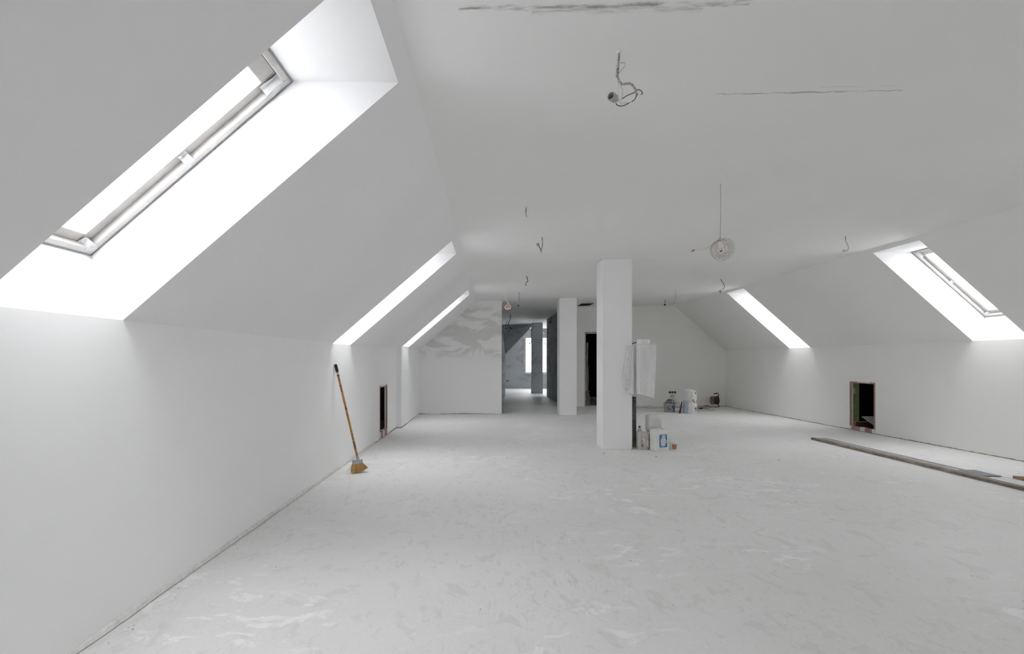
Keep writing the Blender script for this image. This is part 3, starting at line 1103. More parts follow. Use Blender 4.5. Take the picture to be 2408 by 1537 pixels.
def canister(label, loc, rz, w_, d, h, mat, lab, lab_rect, group='plastic canisters beside the pillar', cap=None):
    """local: front faces -Y, origin at the front left bottom corner"""
    r = thing('plastic_canister', label, 'canister', loc, rz, group)

    def fn(p, u, v, w2):
        q = p.copy()
        # rounded vertical corners, sloped shoulders, slightly bellied sides
        cx, cy_ = w_ / 2, d / 2
        rad = .03
        dx, dy = abs(p.x - cx) - (w_ / 2 - rad), abs(p.y - cy_) - (d / 2 - rad)
        if dx > 0 and dy > 0:
            L = math.hypot(dx, dy)
            m_ = max(dx, dy)
            sc = m_ / L
            q.x = cx + math.copysign(w_ / 2 - rad + dx * sc, p.x - cx)
            q.y = cy_ + math.copysign(d / 2 - rad + dy * sc, p.y - cy_)
        t = 0
        if w2 > .90:
            t = ((w2 - .90) / .10) ** 2 * .10
        if w2 < .05:
            t = ((.05 - w2) / .05) ** 2 * .06
        q.x += (cx - q.x) * t
        q.y += (cy_ - q.y) * t
        if .12 < w2 < .85:
            q.y -= .003 * math.sin((w2 - .12) / .73 * math.pi) * (1 if v < .01 else 0)
        # the grip hollow in the top
        if w2 > .999:
            gx = (p.x - cx) / w_
            if abs(p.y - cy_) < d * .30:
                q.z -= .028 * max(0, 1 - (abs(gx + .12) / .22) ** 4)
        q += Vector((nz3(p, 12, 1), nz3(p, 12, 5), 0)) * .0025
        return q
    wrinkle_box(0, w_, 0, d, 0.0, h, 14, 10, 18, fn).build('body', mat, r, smooth=True)
    body = r.children[0] if r.children else [o for o in COL.objects if o.parent == r][0]
    cx, cy_ = w_ * .36, d / 2
    b = B()
    b.box(cx - .055, cx + .055, cy_ - .013, cy_ + .013, h - .012, h + .006, .008)
    b.build('handle', mat, r, smooth=True)
    cxx = w_ * .74
    b = B()
    b.lathe([(.024, -.01), (.024, .010), (.021, .014), (0, .014)], (cxx, cy_, h - .011), seg=18)
    b.build('screw_cap', cap or mat, r, smooth=True)
    x0, x1, z0, z1 = lab_rect
    b = B()
    b.grid(lambda u, v: Vector((x0 + (x1 - x0) * u, -.0065 - .0012 * math.sin(u * 7 + v * 3), z0 + (z1 - z0) * v)), 8, 8)
    b.build('paper_label', label_mat(lab), body)
    return r


M_CAN = simple('white_canister', (0.74, 0.735, 0.72), .42, var=.05, scale=9)
M_CANG = simple('dull_canister', (0.52, 0.515, 0.49), .35, var=.10, scale=7)
M_CAN3 = simple('milky_canister', (0.68, 0.68, 0.655), .38, var=.05, scale=9)
canister('white plastic canister with torn blue picture label', (2.535, 7.606, 0), math.radians(20), .235, .165, .314, M_CAN, 'blue', (.058, .195, .055, .245), cap=M_RED)
canister('dull grey plastic canister with scuffed label next to the drain pipe', (2.317, 7.745, 0), math.radians(2), .158, .145, .262, M_CANG, 'grey', (.040, .150, .04, .20))
canister('plain canister standing behind the blue labelled one, carrying the text labelled canister', (2.505, 7.87, 0), 0, .212, .165, .255, M_CAN3, 'grey', (.05, .18, .05, .2))
canister('milky canister with a printed text label, stacked on another canister', (2.50, 7.868, .263), 0, .222, .17, .245, M_CAN3, 'text', (.088, .206, .06, .19))

# bottle
r = thing('plastic_bottle', 'clear plastic bottle with green cap beside the drain pipe', 'bottle', (2.408, 8.005, 0))
M_PET = simple('cloudy_bottle', (0.60, 0.60, 0.56), .2, var=.05)
B().lathe([(0, .0), (.040, .0), (.044, .012), (.044, .15), (.041, .155), (.044, .16), (.044, .21), (.036, .25), (.018, .292), (.0135, .30), (.0135, .315), (0, .315)],
          (2.408, 8.005, 0), seg=22).build('body', M_PET, r, smooth=True, world=True)
B().lathe([(.0, .004), (.016, .004), (.016, .026), (.014, .028), (0, .028)], (2.408, 8.005, .302), seg=18).build('cap', simple('green_cap', (.012, .09, .02), .4), r, smooth=True, world=True)

# small tub
r = thing('small_tub', 'small white lidded tub with brown label on the floor', 'tub', (2.842, 7.76, 0))
B().lathe([(0, 0), (.050, 0), (.056, .108), (0, .108)], (2.842, 7.76, 0), seg=26).build('body', M_CAN, r, smooth=True, world=True)
B().lathe([(.057, .104), (.061, .105), (.061, .122), (.056, .126), (.054, .122), (0, .120)], (2.842, 7.76, 0), seg=26).build('lid', M_WHITEP, r, smooth=True, world=True)
b = B()
b.grid(lambda u, v: Vector((2.842 + (.0525 + .004 * v) * math.sin(-.55 + 1.5 * u), 7.76 - (.0525 + .004 * v) * math.cos(-.55 + 1.5 * u), .016 + .072 * v)), 10, 3)
b.build('paper_label', simple('brown_label', (.42, .17, .08), .5, var=.6, scale=60), r, smooth=True, world=True)
b = B()
b.tube([(2.842 + .063 * math.cos(-math.pi / 2 + .75 - 1.3 + 2.6 * t), 7.76 + .063 * math.sin(-math.pi / 2 + .75 - 1.3 + 2.6 * t), .112 - .055 * math.sin(math.pi * t))
        for t in [i / 8 for i in range(9)]], .0016, 6)
b.build('wire_handle', M_ALU, r, world=True)

# ---------------------------------------------------------------- broom
r = thing('broom', 'straw broom with orange wooden handle leaning on the white knee wall', 'broom', (-1.53, 6.16, 0))
fer = P(841, 1077, 6.16)                      # neck of the broom head
top = P(788.5, 856, 6.22)
top.x = XL(6.22) + .016
ax = (top - fer).normalized()
Lh = (top - fer).length


def hp(t):
    return fer + (top - fer) * t


bh = B().tube([hp(-.01), hp(.915)], .0135, 12, smooth=False).build('handle', M_WOODH, r, smooth=True, world=True)
B().tube([hp(.87), hp(.925)], .0142, 12, smooth=False).build('handle_sleeve', simple('beige_sleeve', (.50, .42, .30), .5), r, smooth=True, world=True)
B().tube([hp(.872), hp(.884)], .0152, 12, smooth=False).build('band', M_BLACK, r, smooth=True, world=True)
b = B()
b.tube([hp(.915), hp(.93), hp(.99), hp(1.0)], [.0165, .019, .0165, .013], 12, smooth=False)
for k in range(5):
    t = .93 + .012 * k
    b.tube([hp(t), hp(t + .005)], .0195, 12, smooth=False)
b.build('grip', M_BLACK, r, smooth=True, world=True)
for t in (.10, .135, .20, .52, .76):
    b = B()
    b.tube([hp(t), hp(t + (.04 if t < .2 else .015))], .01385, 12, smooth=False)
    b.build('worn_mark', simple('worn_mark', (.20, .12, .07), .7, var=.8, scale=70), bh, smooth=True, world=True)
B().tube([fer + Vector((0, 0, .02)), fer + Vector((.001, 0, -.01)), P(842, 1083, 6.16)], [.017, .022, .030], 14, smooth=False).build('neck', M_ALU, r, smooth=True, world=True)
# head: fan of straw spreading along the direction seen in the photo
hc = P(840.5, 1086, 6.16)
fan_dir = Vector((.86, .5, 0)).normalized()
thick = Vector((-.5, .86, 0))
b = B()
b.hexa([hc + fan_dir * a * .062 + thick * c_ * .024 + Vector((0, 0, z)) for z in (-.016, .030) for a, c_ in ((-1, -1), (1, -1), (1, 1), (-1, 1))])
b.build('ferrule', M_ALU, r, world=True, bev=.008)
b = B()
rnd = random.Random(3)
for i in range(330):
    a = rnd.uniform(-1, 1)
    c_ = rnd.uniform(-1, 1)
    st_ = hc + fan_dir * a * .058 + thick * c_ * .020 + Vector((0, 0, -.012))
    off = -.078 + (a + 1) / 2 * .205
    en = Vector((hc.x, hc.y, 0)) + fan_dir * (off + rnd.uniform(-.008, .008)) + thick * (c_ * .036 + rnd.uniform(-.008, .008))
    en.z = .003 + .01 * rnd.random() + .028 * max(0, (a + .2)) ** 2
    md = st_.lerp(en, .5) + fan_dir * (.004 * a) + thick * rnd.uniform(-.003, .003)
    b.tube([st_, md, en], [.0028, .0024, .0014], 4, 2)
for i in range(5):
    st_ = hc - fan_dir * .056 + Vector((0, 0, -.01))
    en = Vector((hc.x, hc.y, .02)) - fan_dir * (.10 + .012 * i) + thick * rnd.uniform(-.02, .02)
    b.tube([st_, st_.lerp(en, .5), en], .0010, 4, 2)
tag(b.build('bristles', M_STRAW, r, world=True), kind='stuff')

# ---------------------------------------------------------------- battens and profiles on the floor
g_b = 'long battens and profiles laid along the knee wall'


def batten(x0, x1, y0, y1, h, mat, label, cat, z=0.0, wob=.004, name='timber_batten', skew=0.0):
    b = B()
    n_ = 30
    rings = []
    for i in range(n_ + 1):
        y = y0 + (y1 - y0) * i / n_
        e = wob * noise.noise(Vector((y * 1.1, x0 * 7, 0)))
        sk = skew * i / n_
        rings.append([b.bm.verts.new(p) for p in ((x0 + e + sk, y, z), (x1 + e + sk, y, z), (x1 + e + sk, y, z + h + e * .3), (x0 + e + sk, y, z + h + e * .3))])
    for p, q in zip(rings, rings[1:]):
        for k in range(4):
            b.bm.faces.new((p[k], p[(k + 1) % 4], q[(k + 1) % 4], q[k]))
    b.bm.faces.new(rings[0])
    b.bm.faces.new(rings[-1][::-1])
    return tag(b.build(name, mat), label, cat, g_b)


def channel(x0, x1, y0, y1, h, mat, label, z=0.0):
    """open U profile lying on its back, lips upwards"""
    t = .0022
    b = B()
    b.prism([(x0, z), (x1, z), (x1, z + h), (x1 - .008, z + h), (x1 - .008, z + h - t), (x1 - t, z + h - t), (x1 - t, z + t), (x0 + t, z + t),
             (x0 + t, z + h - t), (x0 + .008, z + h - t), (x0 + .008, z + h), (x0, z + h)], 'Y', y0, y1)
    return tag(b.build('metal_profile', mat), label, 'profile', g_b)


batten(5.576, 5.640, 4.4, 8.76, .036, M_BATTEN, 'dirty grey brown timber batten, the outermost of the row towards the room', 'batten')
batten(5.655, 5.690, 6.3, 8.70, .020, M_STRIP, 'thin pale timber strip lying against the thick dirty batten', 'batten')
channel(5.705, 5.755, 6.25, 8.83, .020, M_ZINC, 'thin galvanised channel beside the thin pale timber strip')
batten(5.765, 5.800, 6.22, 8.80, .016, M_STRIP, 'thin pale timber strip between the two thin galvanised channels', 'batten')
channel(5.810, 5.860, 6.22, 8.84, .020, M_ZINC, 'thin galvanised channel beside the wall side timber strip')
batten(5.870, 5.905, 6.20, 8.78, .014, M_STRIP, 'thin pale timber strip, the closest of the row to the knee wall', 'batten')
# broad profile nearer the frame edge
b = B()
b.prism([(5.665, 0.0), (5.915, 0.0), (5.915, .030), (5.905, .030), (5.895, .022), (5.80, .022), (5.79, .028), (5.78, .022), (5.69, .022), (5.68, .034), (5.665, .034)], 'Y', 4.4, 6.17)
tag(b.build('metal_profile', M_ZINC), 'broad light grey metal profile with ridges beside the thick batten', 'profile', g_b)
b = B()
b.box(5.70, 5.90, 5.84, 6.165, .0305, .034, .001)
tag(b.build('metal_plate', M_ZINC_D), 'small dark grey sheet lying on the broad metal profile', 'sheet')
r = thing('cardboard_tube', 'short brown cardboard tube lying by the metal profile and knee wall', 'tube', (6.0, 5.7, 0))
a0, a1 = Vector((5.975, 5.78, .026)), Vector((6.40, 5.50, .026))
dax = (a1 - a0)
B().lathe([(.018, 0), (.025, 0), (.025, dax.length), (.018, dax.length), (.018, 0)], a0, dax, 20).build('tube', M_CARD, r, smooth=True, world=True)
B().lathe([(0, .08), (.0182, .08)], a0, dax, 20).build('tube_inside', M_BLACK, r, world=True)
B().lathe([(.0175, -.001), (.0255, -.001), (.0255, .006), (.0175, .006)], a0, dax, 20).build('tube_rim', simple('orange_rim', (.45, .22, .07), .7), r, smooth=True, world=True)


# ---------------------------------------------------------------- tools by the end wall
# bucket
r = thing('plastic_bucket', 'dirty grey bucket with blue print holding a loop of dark cable', 'bucket', (4.855, 13.5, 0))


def bucket_mat():
    m, nt, b = new_mat('printed_bucket')
    tc = nt.nodes.new('ShaderNodeTexCoord')
    sx = nt.nodes.new('ShaderNodeSeparateXYZ')
    nt.links.new(tc.outputs['Generated'], sx.inputs[0])
    X, Z = sx.outputs['X'], sx.outputs['Z']
    dirt = noise_n(nt, coords(nt, (1, 1, 1), 'Generated'), 6, 6, .7)
    c = ramp(nt, dirt, [(.35, (.20, .195, .18)), (.6, (.44, .43, .41))])
    u = math_n(nt, 'ADD', math_n(nt, 'MULTIPLY', X, 2.2), math_n(nt, 'MULTIPLY', Z, 1.4))
    st = math_n(nt, 'LESS_THAN', math_n(nt, 'FRACT', u), .40)
    win = math_n(nt, 'MULTIPLY', math_n(nt, 'GREATER_THAN', Z, .22), math_n(nt, 'LESS_THAN', Z, .66))
    win = math_n(nt, 'MULTIPLY', win, math_n(nt, 'MULTIPLY', math_n(nt, 'GREATER_THAN', X, .16), math_n(nt, 'LESS_THAN', X, .86)))
    k = math_n(nt, 'MULTIPLY', math_n(nt, 'MULTIPLY', st, win), ramp(nt, dirt, [(.38, .1), (.5, 1.0)]))
    c = mix(nt, k, c, (.03, .16, .42))
    red = math_n(nt, 'MULTIPLY', math_n(nt, 'LESS_THAN', Z, .18), math_n(nt, 'GREATER_THAN', dirt, .55))
    c = mix(nt, math_n(nt, 'MULTIPLY', red, .6), c, (.42, .14, .12))
    nt.links.new(c, b.inputs['Base Color'])
    b.inputs['Roughness'].default_value = .55
    return m


o_ = (4.855, 13.5, 0)
B().lathe([(0, 0), (.128, 0), (.150, .225), (.155, .226), (.155, .240), (.146, .240), (.124, .012), (0, .012)], o_, seg=30).build('body', bucket_mat(), r, smooth=True, world=True)
B().lathe([(.151, .205), (.157, .207), (.157, .216), (.151, .218)], o_, seg=30).build('rim_ring', M_CANG, r, smooth=True, world=True)
b = B()
b.tube([(4.855 - .157, 13.5, .20), (4.855 - .172, 13.45, .14), (4.855 - .10, 13.33, .155), (4.855 + .03, 13.325, .205), (4.855 + .12, 13.38, .21), (4.855 + .157, 13.5, .20)], .002, 6)
b.build('wire_handle', M_ALU, r, world=True)
B().lathe([(0, .17), (.144, .17)], o_, seg=30).build('contents', M_DKGREY, r, world=True)
b = B()
for (cx, cz, rr, ph, dy) in ((4.80, .275, .06, .1, -.03), (4.835, .285, .055, .5, .0), (4.88, .275, .06, 1.1, -.02), (4.90, .265, .065, 1.6, .03)):
    b.tube([(cx + rr * math.cos(a + ph), 13.46 + dy + .03 * math.sin(2 * a), cz + rr * .9 * math.sin(a + ph)) for a in [i / 10 * 2 * math.pi for i in range(11)]], .010, 8, 4)
tag(b.build('cable_bundle', M_CABLE_B), 'dark cable loops stuffed into the printed bucket', 'cable')

# sack
r = thing('cement_sack', 'white paper sack with brown printed squares standing on the floor', 'sack', (5.085, 13.18, 0), math.radians(-45))


def sack_mat():
    m, nt, b = new_mat('paper_sack')
    tc = nt.nodes.new('ShaderNodeTexCoord')
    sx = nt.nodes.new('ShaderNodeSeparateXYZ')
    nt.links.new(tc.outputs['Object'], sx.inputs[0])
    X, Z = sx.outputs['X'], sx.outputs['Z']
    wob = math_n(nt, 'MULTIPLY', math_n(nt, 'SUBTRACT', noise_n(nt, coords(nt), 6, 3, .5), .5), .10)
    blue = math_n(nt, 'LESS_THAN', math_n(nt, 'ADD', X, wob), .14)
    low = math_n(nt, 'LESS_THAN', math_n(nt, 'ADD', Z, wob), .33)
    f = noise_n(nt, coords(nt), 14, 4, .6)
    white = ramp(nt, f, [(.3, (.68, .68, .68)), (.7, (.80, .80, .79))])
    c = mix(nt, math_n(nt, 'MULTIPLY', blue, math_n(nt, 'ADD', math_n(nt, 'MULTIPLY', low, .5), .35)), white, (.40, .46, .56))
    nt.links.new(c, b.inputs['Base Color'])
    b.inputs['Roughness'].default_value = .6
    bump(nt, b, f, .2, .006)
    return m


SW, SD, SH = .256, .25, .62


def sack_fn(p, u, v, w_):
    q = p.copy()
    cx, cy_ = SW / 2, SD / 2
    waist = 1 - .07 * math.exp(-((w_ - .47) / .05) ** 2)
    belly = 1 + .05 * math.sin(min(1, w_ / .47) * math.pi) if w_ < .47 else 1 + .04 * math.sin((w_ - .47) / .53 * math.pi)
    k = waist * belly
    # rounded vertical edges
    cu = (abs(u - .5) * 2) ** 6 * (abs(v - .5) * 2) ** 6
    k *= 1 - .035 * cu
    q.x = cx + (p.x - cx) * k
    q.y = cy_ + (p.y - cy_) * k
    if w_ > .85:
        t = (w_ - .85) / .15
        q.z -= .03 * t * (abs(v - .5) * 2) ** 2 + .035 * t * max(0, u - .55) / .45
    q.x += .014 * (w_ - .5) * 0 + .012 * nz3(p, 7, 2)
    q.y += .012 * nz3(p, 7, 6) + .004 * math.sin(p.z * 60) * (1 if .05 < w_ < .45 and u > .55 and v < .5 else 0)
    if w_ > .97:
        q.z += .012 * nz3(p, 16, 3)
    return q


sk = wrinkle_box(0, SW, 0, SD, 0, SH, 14, 10, 34, sack_fn).build('sack_body', sack_mat(), r, smooth=True)
M_BROWN = simple('brown_print', (.28, .075, .03), .6, var=.3, scale=40)
M_BLUEP = simple('blue_print', (.10, .22, .50), .6, var=.3, scale=40)
# the prints on the narrow side (local +X side faces away; the photo shows them at the right end of the front)
for (yc, zc, ww, hh, mt) in ((.135, .525, .085, .050, M_BROWN), (.035, .345, .060, .045, M_BROWN), (.05, .30, .04, .06, M_BROWN), (.12, .285, .05, .05, M_BROWN),
                             (.155, .125, .085, .062, M_BROWN), (.03, .19, .03, .022, M_BLUEP), (.155, .060, .085, .016, M_BLUEP), (.05, .13, .03, .02, M_BLUEP),
                             (.225, .315, .03, .03, M_BROWN)):
    b = B()

    def pr(u, v):
        y, z = yc - ww / 2 + ww * u, zc - hh / 2 + hh * v
        p = sack_fn(Vector((SW, y, z)), 1, y / SD, z / SH)
        return p + Vector((.003, 0, 0))
    b.grid(pr, 5, 5)
    b.build('printed_square', mt, sk)
b = B()
b.tube([sack_fn(Vector((x, 0, .295)), x / SW, 0, .295 / SH) + Vector((0, -.001, 0)) for x in [SW * i / 12 for i in range(13)]], .0035, 6, 2)
b.build('waist_fold', simple('fold_shadow_paper', (.55, .56, .58), .7), r, smooth=True)
# dark board leaning on the sack
b = B()
b.hexa([(4.955, 13.12, 0.0), (5.005, 13.12, 0.0), (5.070, 13.30, 0.0), (5.020, 13.30, 0.0),
        (5.038, 13.13, .30), (5.055, 13.13, .30), (5.105, 13.28, .30), (5.088, 13.28, .30)])
tag(b.build('formwork_board', M_BLACK, bev=.003), 'black board leaning on the side of the white sack', 'board')

# cable reel
r = thing('cable_reel', 'black cable reel with bent tube stand by the end wall corner', 'reel', (6.67, 14.86, 0))
rc = Vector((6.655, 14.86, .20))
rax = Vector((1.0, .04, 0)).normalized()          # drum axis
M_REEL = simple('reel_disc', (.22, .21, .20), .5, var=.3, scale=20)
B().lathe([(0, -.085), (.125, -.085), (.13, -.080), (.13, -.074), (.125, -.07), (0, -.07)], rc, rax, 30).build('flange', M_REEL, r, smooth=True, world=True)
B().lathe([(0, .07), (.125, .07), (.13, .074), (.13, .080), (.125, .085), (0, .085)], rc, rax, 30).build('flange', M_DKGREY, r, smooth=True, world=True)
prof = [(.02, -.07)]
for i in range(12):
    a = -.068 + .136 * i / 11
    prof += [(.098 + .006 * math.sin(i * 2.1), a), (.112 + .004 * math.cos(i * 1.7), a + .006)]
prof += [(.02, .07)]
B().lathe([p for p in sorted(prof, key=lambda t: t[1])], rc, rax, 24).build('wound_cable', M_CABLE_B, r, smooth=True, world=True)
B().lathe([(.0, -.105), (.016, -.105), (.016, -.083), (0, -.083)], rc + Vector((0, 0, .06)) - rax.cross(Vector((0, 0, 1))) * .05, rax, 14).build('crank_knob', M_BLACK, r, smooth=True, world=True)
B().lathe([(.03, -.092), (.075, -.092), (.075, -.084), (.03, -.084)], rc, rax, 24).build('hub_ring', simple('red_hub', (.38, .10, .08), .5, var=.4), r, smooth=True, world=True)
sp = rc + rax * .105
per = Vector((-rax.y, rax.x, 0))
b = B()
b.tube([sp + per * .02 + Vector((-.16, -.12, .20)), sp + Vector((-.05, -.03, .205)), sp + Vector((.0, 0, .185)), sp + Vector((.012, .0, .12)), sp + Vector((0, 0, 0)),
        sp + Vector((-.012, 0, -.10)), sp + Vector((.035, .02, -.155)), sp + Vector((.02, .015, -.190)), sp + Vector((-.06, -.04, -.1895)), sp + Vector((-.16, -.12, -.1895))], .0105, 10, 6)
b.build('tube_stand', M_BLACK, r, smooth=True, world=True)
B().tube([sp + Vector((-.165, -.123, .198)), sp + Vector((-.03, -.022, .206))], .016, 10, smooth=False).build('hand_grip', M_BLACK, r, smooth=True, world=True)
B().tube([rc, sp], .014, 10, smooth=False).build('axle', M_DKGREY, r, smooth=True, world=True)

# coil of pale hose on the floor
r = thing('hose_coil', 'flat coil of pale cable lying on the floor beside the reel', 'cable', (6.33, 14.72, 0))
b = B()
rnd = random.Random(5)
for k in range(7):
    rx, ry = .165 + .012 * rnd.uniform(-1, 1) + .008 * k, .13 + .02 * rnd.uniform(-1, 1)
    cx, cy_ = 6.33 + .015 * rnd.uniform(-1, 1), 14.76 + .03 * rnd.uniform(-1, 1)
    b.tube([(cx + rx * math.cos(a), cy_ + ry * math.sin(a), .010 + .010 * (k % 4) + .004 * math.sin(3 * a + k)) for a in [i / 14 * 2 * math.pi for i in range(15)]], .0075, 8, 3)
b.build('coil', simple('khaki_cable', (.46, .41, .32), .7, var=.3, scale=30), r, smooth=True, world=True)
B().tube([(6.26, 14.68, .055), (6.33, 14.66, .065), (6.42, 14.70, .056), (6.36, 14.76, .060)], .010, 8).build('plug_lead', M_BLACK, r, smooth=True, world=True)

r = thing('cable_plug', 'black rubber plug lying on the floor beyond the white sack', 'plug', (5.98, 14.2, 0))
B().tube([(5.93, 14.2, .026), (6.02, 14.22, .026)], [.018, .026], 12, smooth=False).build('plug_body', M_BLACK, r, smooth=True, world=True)
B().tube([(6.02, 14.22, .024), (6.10, 14.24, .012), (6.22, 14.2, .007)], .006, 8).build('plug_lead', M_BLACK, r, smooth=True, world=True)

# floor cables
b = B()
b.tube([(4.05, 14.75, .007), (4.3, 14.62, .007), (4.55, 14.70, .007), (4.68, 14.55, .007), (5.0, 14.62, .007), (5.4, 14.75, .007), (5.75, 14.55, .007), (5.95, 14.28, .007)], .0065, 8, 8)
tag(b.build('power_cable', simple('dusty_brown_cable', (.28, .25, .20), .7, var=.4)), 'dusty brown cable trailing across the floor along the end wall', 'cable')
b = B()
b.tube([(4.95, 13.42, .246), (5.02, 13.44, .25), (5.10, 13.50, .235), (5.25, 13.66, .12), (5.5, 13.9, .01), (5.8, 14.0, .008)], .0075, 8, 8)
tag(b.build('power_cable', M_CABLE_G), 'pale cable running from the bucket rim past the white sack', 'cable')
b = B()
b.tube([(4.88, 13.68, .007), (5.2, 13.66, .007), (5.7, 13.8, .007), (6.2, 13.82, .007)], .0065, 8, 8)
tag(b.build('power_cable', M_CABLE_G), 'thin cable on the floor passing behind bucket and sack', 'cable')

# wall boxes
for px in (1574.9, 1581, 1587.3):
    p = P(px, 922, Y_BACK)
    r = thing('wall_box', 'round black empty socket box in a row of three on the end wall', 'socket box', (p.x, Y_BACK, p.z), 0, 'row of three socket boxes')
    B().lathe([(.026, -.003), (.034, -.003), (.034, .0), (.026, .0)], (p.x, Y_BACK, p.z), (0, 1, 0), 20).build('box_rim', M_DKGREY, r, smooth=True, world=True)
    B().lathe([(0, -.002), (.027, -.002)], (p.x, Y_BACK, p.z), (0, 1, 0), 20).build('box_back', M_BLACK, r, world=True)
    B().tube([(p.x, Y_BACK - .002, p.z), (p.x + .006, Y_BACK - .02, p.z - .012), (p.x + .012, Y_BACK - .012, p.z - .035)], .003, 6).build('wire_end', M_CABLE_B, r, world=True)
p = P(1581, 931.5, Y_BACK - .03)
r = thing('dangling_socket', 'square white socket hanging by its wires below the wall boxes', 'socket', tuple(p))
b = B()
for i in range(4):
    a, c_ = math.pi / 2 * i, math.pi / 2 * (i + 1)
    q = [Vector((p.x + rr * math.cos(t), y, p.z + rr * math.sin(t))) for y in (p.y - .008, p.y + .008) for rr, t in ((.044, a), (.058, a), (.058, c_), (.044, c_))]
    b.hexa([q[0], q[1], q[2], q[3], q[4], q[5], q[6], q[7]])
b.build('plate_rim', simple('grey_socket_plate', (.25, .24, .22), .6), r, world=True)
B().lathe([(0, -.012), (.030, -.012), (.034, .0), (.034, .014), (0, .014)], p, (0, 1, 0), 20).build('socket_insert', M_WHITEP, r, smooth=True, world=True)
B().tube([P(1587.3, 924, Y_BACK - .004), P(1588, 927, Y_BACK - .03), P(1583, 929, Y_BACK - .02), p], .003, 6).build('wire', M_CABLE_W, r, world=True)
B().tube([p + Vector((.03, 0, -.03)), P(1587, 938, Y_BACK - .02), P(1590, 947, Y_BACK - .03), P(1595, 954, Y_BACK - .08), Vector((P(1600, 955, Y_BACK - .2).x, Y_BACK - .2, .006))], .004, 6).build('lead', M_CABLE_B, r, world=True)

# things in the dark doorway
r = thing('film_roll', 'grey plastic film strip hanging inside the dark doorway', 'film', (3.02, 15.80, 0))


def film_fn(u, v):
    x = 3.005 + .155 * u + .012 * math.sin(v * 7)
    return Vector((x, 15.80 + .03 * math.sin(u * 9 + v * 4) + .015 * math.sin(v * 23), .42 + 1.50 * v))


b = B()
b.grid(film_fn, 10, 40)
o = b.build('film_sheet', M_FOIL, r, smooth=True, world=True)
md = o.modifiers.new('thickness', 'SOLIDIFY')
md.thickness = .006
r = thing('store_sack', 'grey tied sack on the floor inside the dark doorway', 'sack', (3.06, 15.62, 0))


def ss_fn(p, u, v, w_):
    q = p.copy()
    k = 1 - .45 * max(0, (w_ - .55) / .45) - .1 * (abs(u - .5) * 2) ** 4 * (abs(v - .5) * 2) ** 4
    q.x = 3.08 + (p.x - 3.08) * k + .01 * nz3(p, 9, 1)
    q.y = 15.60 + (p.y - 15.60) * k + .01 * nz3(p, 9, 2)
    return q


wrinkle_box(3.0, 3.17, 15.50, 15.70, 0, .44, 8, 8, 16, ss_fn).build('sack_body', simple('grey_sack', (.16, .155, .15), .8, var=.3), r, smooth=True, world=True)
B().tube([(3.03, 15.53, .40), (3.08, 15.50, .43), (3.13, 15.53, .41), (3.15, 15.58, .45)], .010, 8).build('red_tie', M_RED, r, world=True)
b = B()
for k in range(4):
    b.tube([(3.27 + .07 * math.cos(a + k), 15.55 + .05 * math.sin(a), .05 + .05 * k + .05 * math.sin(a * 2 + k)) for a in [i / 8 * 2 * math.pi for i in range(9)]], .010, 7, 3)
tag(b.build('cable_tangle', simple('brown_tangle', (.15, .09, .07), .7, var=.5)), 'tangle of brown cable on the floor inside the dark doorway', 'cable')

# film covered column in the passage mouth
r = thing('wrapped_duct', 'tall duct loosely wrapped in grey film at the passage mouth', 'duct', (.44, 13.3, 0))


def duct_fn(p, u, v, w_):
    q = p.copy()
    z = p.z
    wd = .085
    if z > 1.45:
        wd = .085 - .06 * min(1, (z - 1.45) / .6)
    if z < .42:
        wd = .065 - .02 * math.sin((.42 - z) * 12)
    if z < .18:
        wd = .035
    q.x = .412 + wd * u + .008 * nz3(p, 5, 3) * u
    q.y += .02 * nz3(p, 5, 8)
    return q


wrinkle_box(.412, .50, 13.16, 13.45, 0.0, 2.05, 6, 8, 60, duct_fn).build('film_wrap', M_FOIL, r, smooth=True, world=True)
B().tube([(.405, 13.15, 1.27), (.47, 13.14, 1.275), (.507, 13.2, 1.27)], .006, 6).build('tie', M_CABLE_W, r, world=True)


# ---------------------------------------------------------------- things hanging from the ceiling
def ceil_depth(px, py):
    k = ((VY - py) - .021 * (px - VX)) / 1.125
    return F * H / k


def hang(name, label, cat, px, py, group='bare wiring hanging from the flat ceiling'):
    Y = ceil_depth(px, py)
    p = P(px, py, Y)
    p.z = ZC(p.x)
    return thing(name, label, cat, tuple(p), 0, group), Y, p


def holder(r, o, d, rad, ln, mat=M_SOCKET):
    """open lampholder: o centre of the closed end, d towards the mouth"""
    lh = B().lathe([(0, 0), (rad * .55, 0), (rad * .8, ln * .18), (rad * .95, ln * .35), (rad, ln), (rad * .82, ln), (rad * .80, ln * .4), (0, ln * .4)], o, d, 22).build('lampholder', mat, r, smooth=True, world=True)
    B().lathe([(rad * .58, ln * .62), (rad * .84, ln * .62), (rad * .84, ln * .70), (rad * .58, ln * .70)], o, d, 22).build('contact_ring', M_BRASS, lh, smooth=True, world=True)
    B().lathe([(0, ln * .5), (rad * .60, ln * .5), (rad * .60, ln * .52), (0, ln * .52)], o, d, 16).build('holder_inside', M_SOCKET_IN, lh, world=True)


def rose(r, p, rad=.02):
    B().lathe([(rad * 1.4, 0), (rad * 1.2, -.006), (rad * .5, -.009), (rad * .45, .0)], p, (0, 0, 1), 16).build('ceiling_plug', M_FILLER, r, smooth=True, world=True)


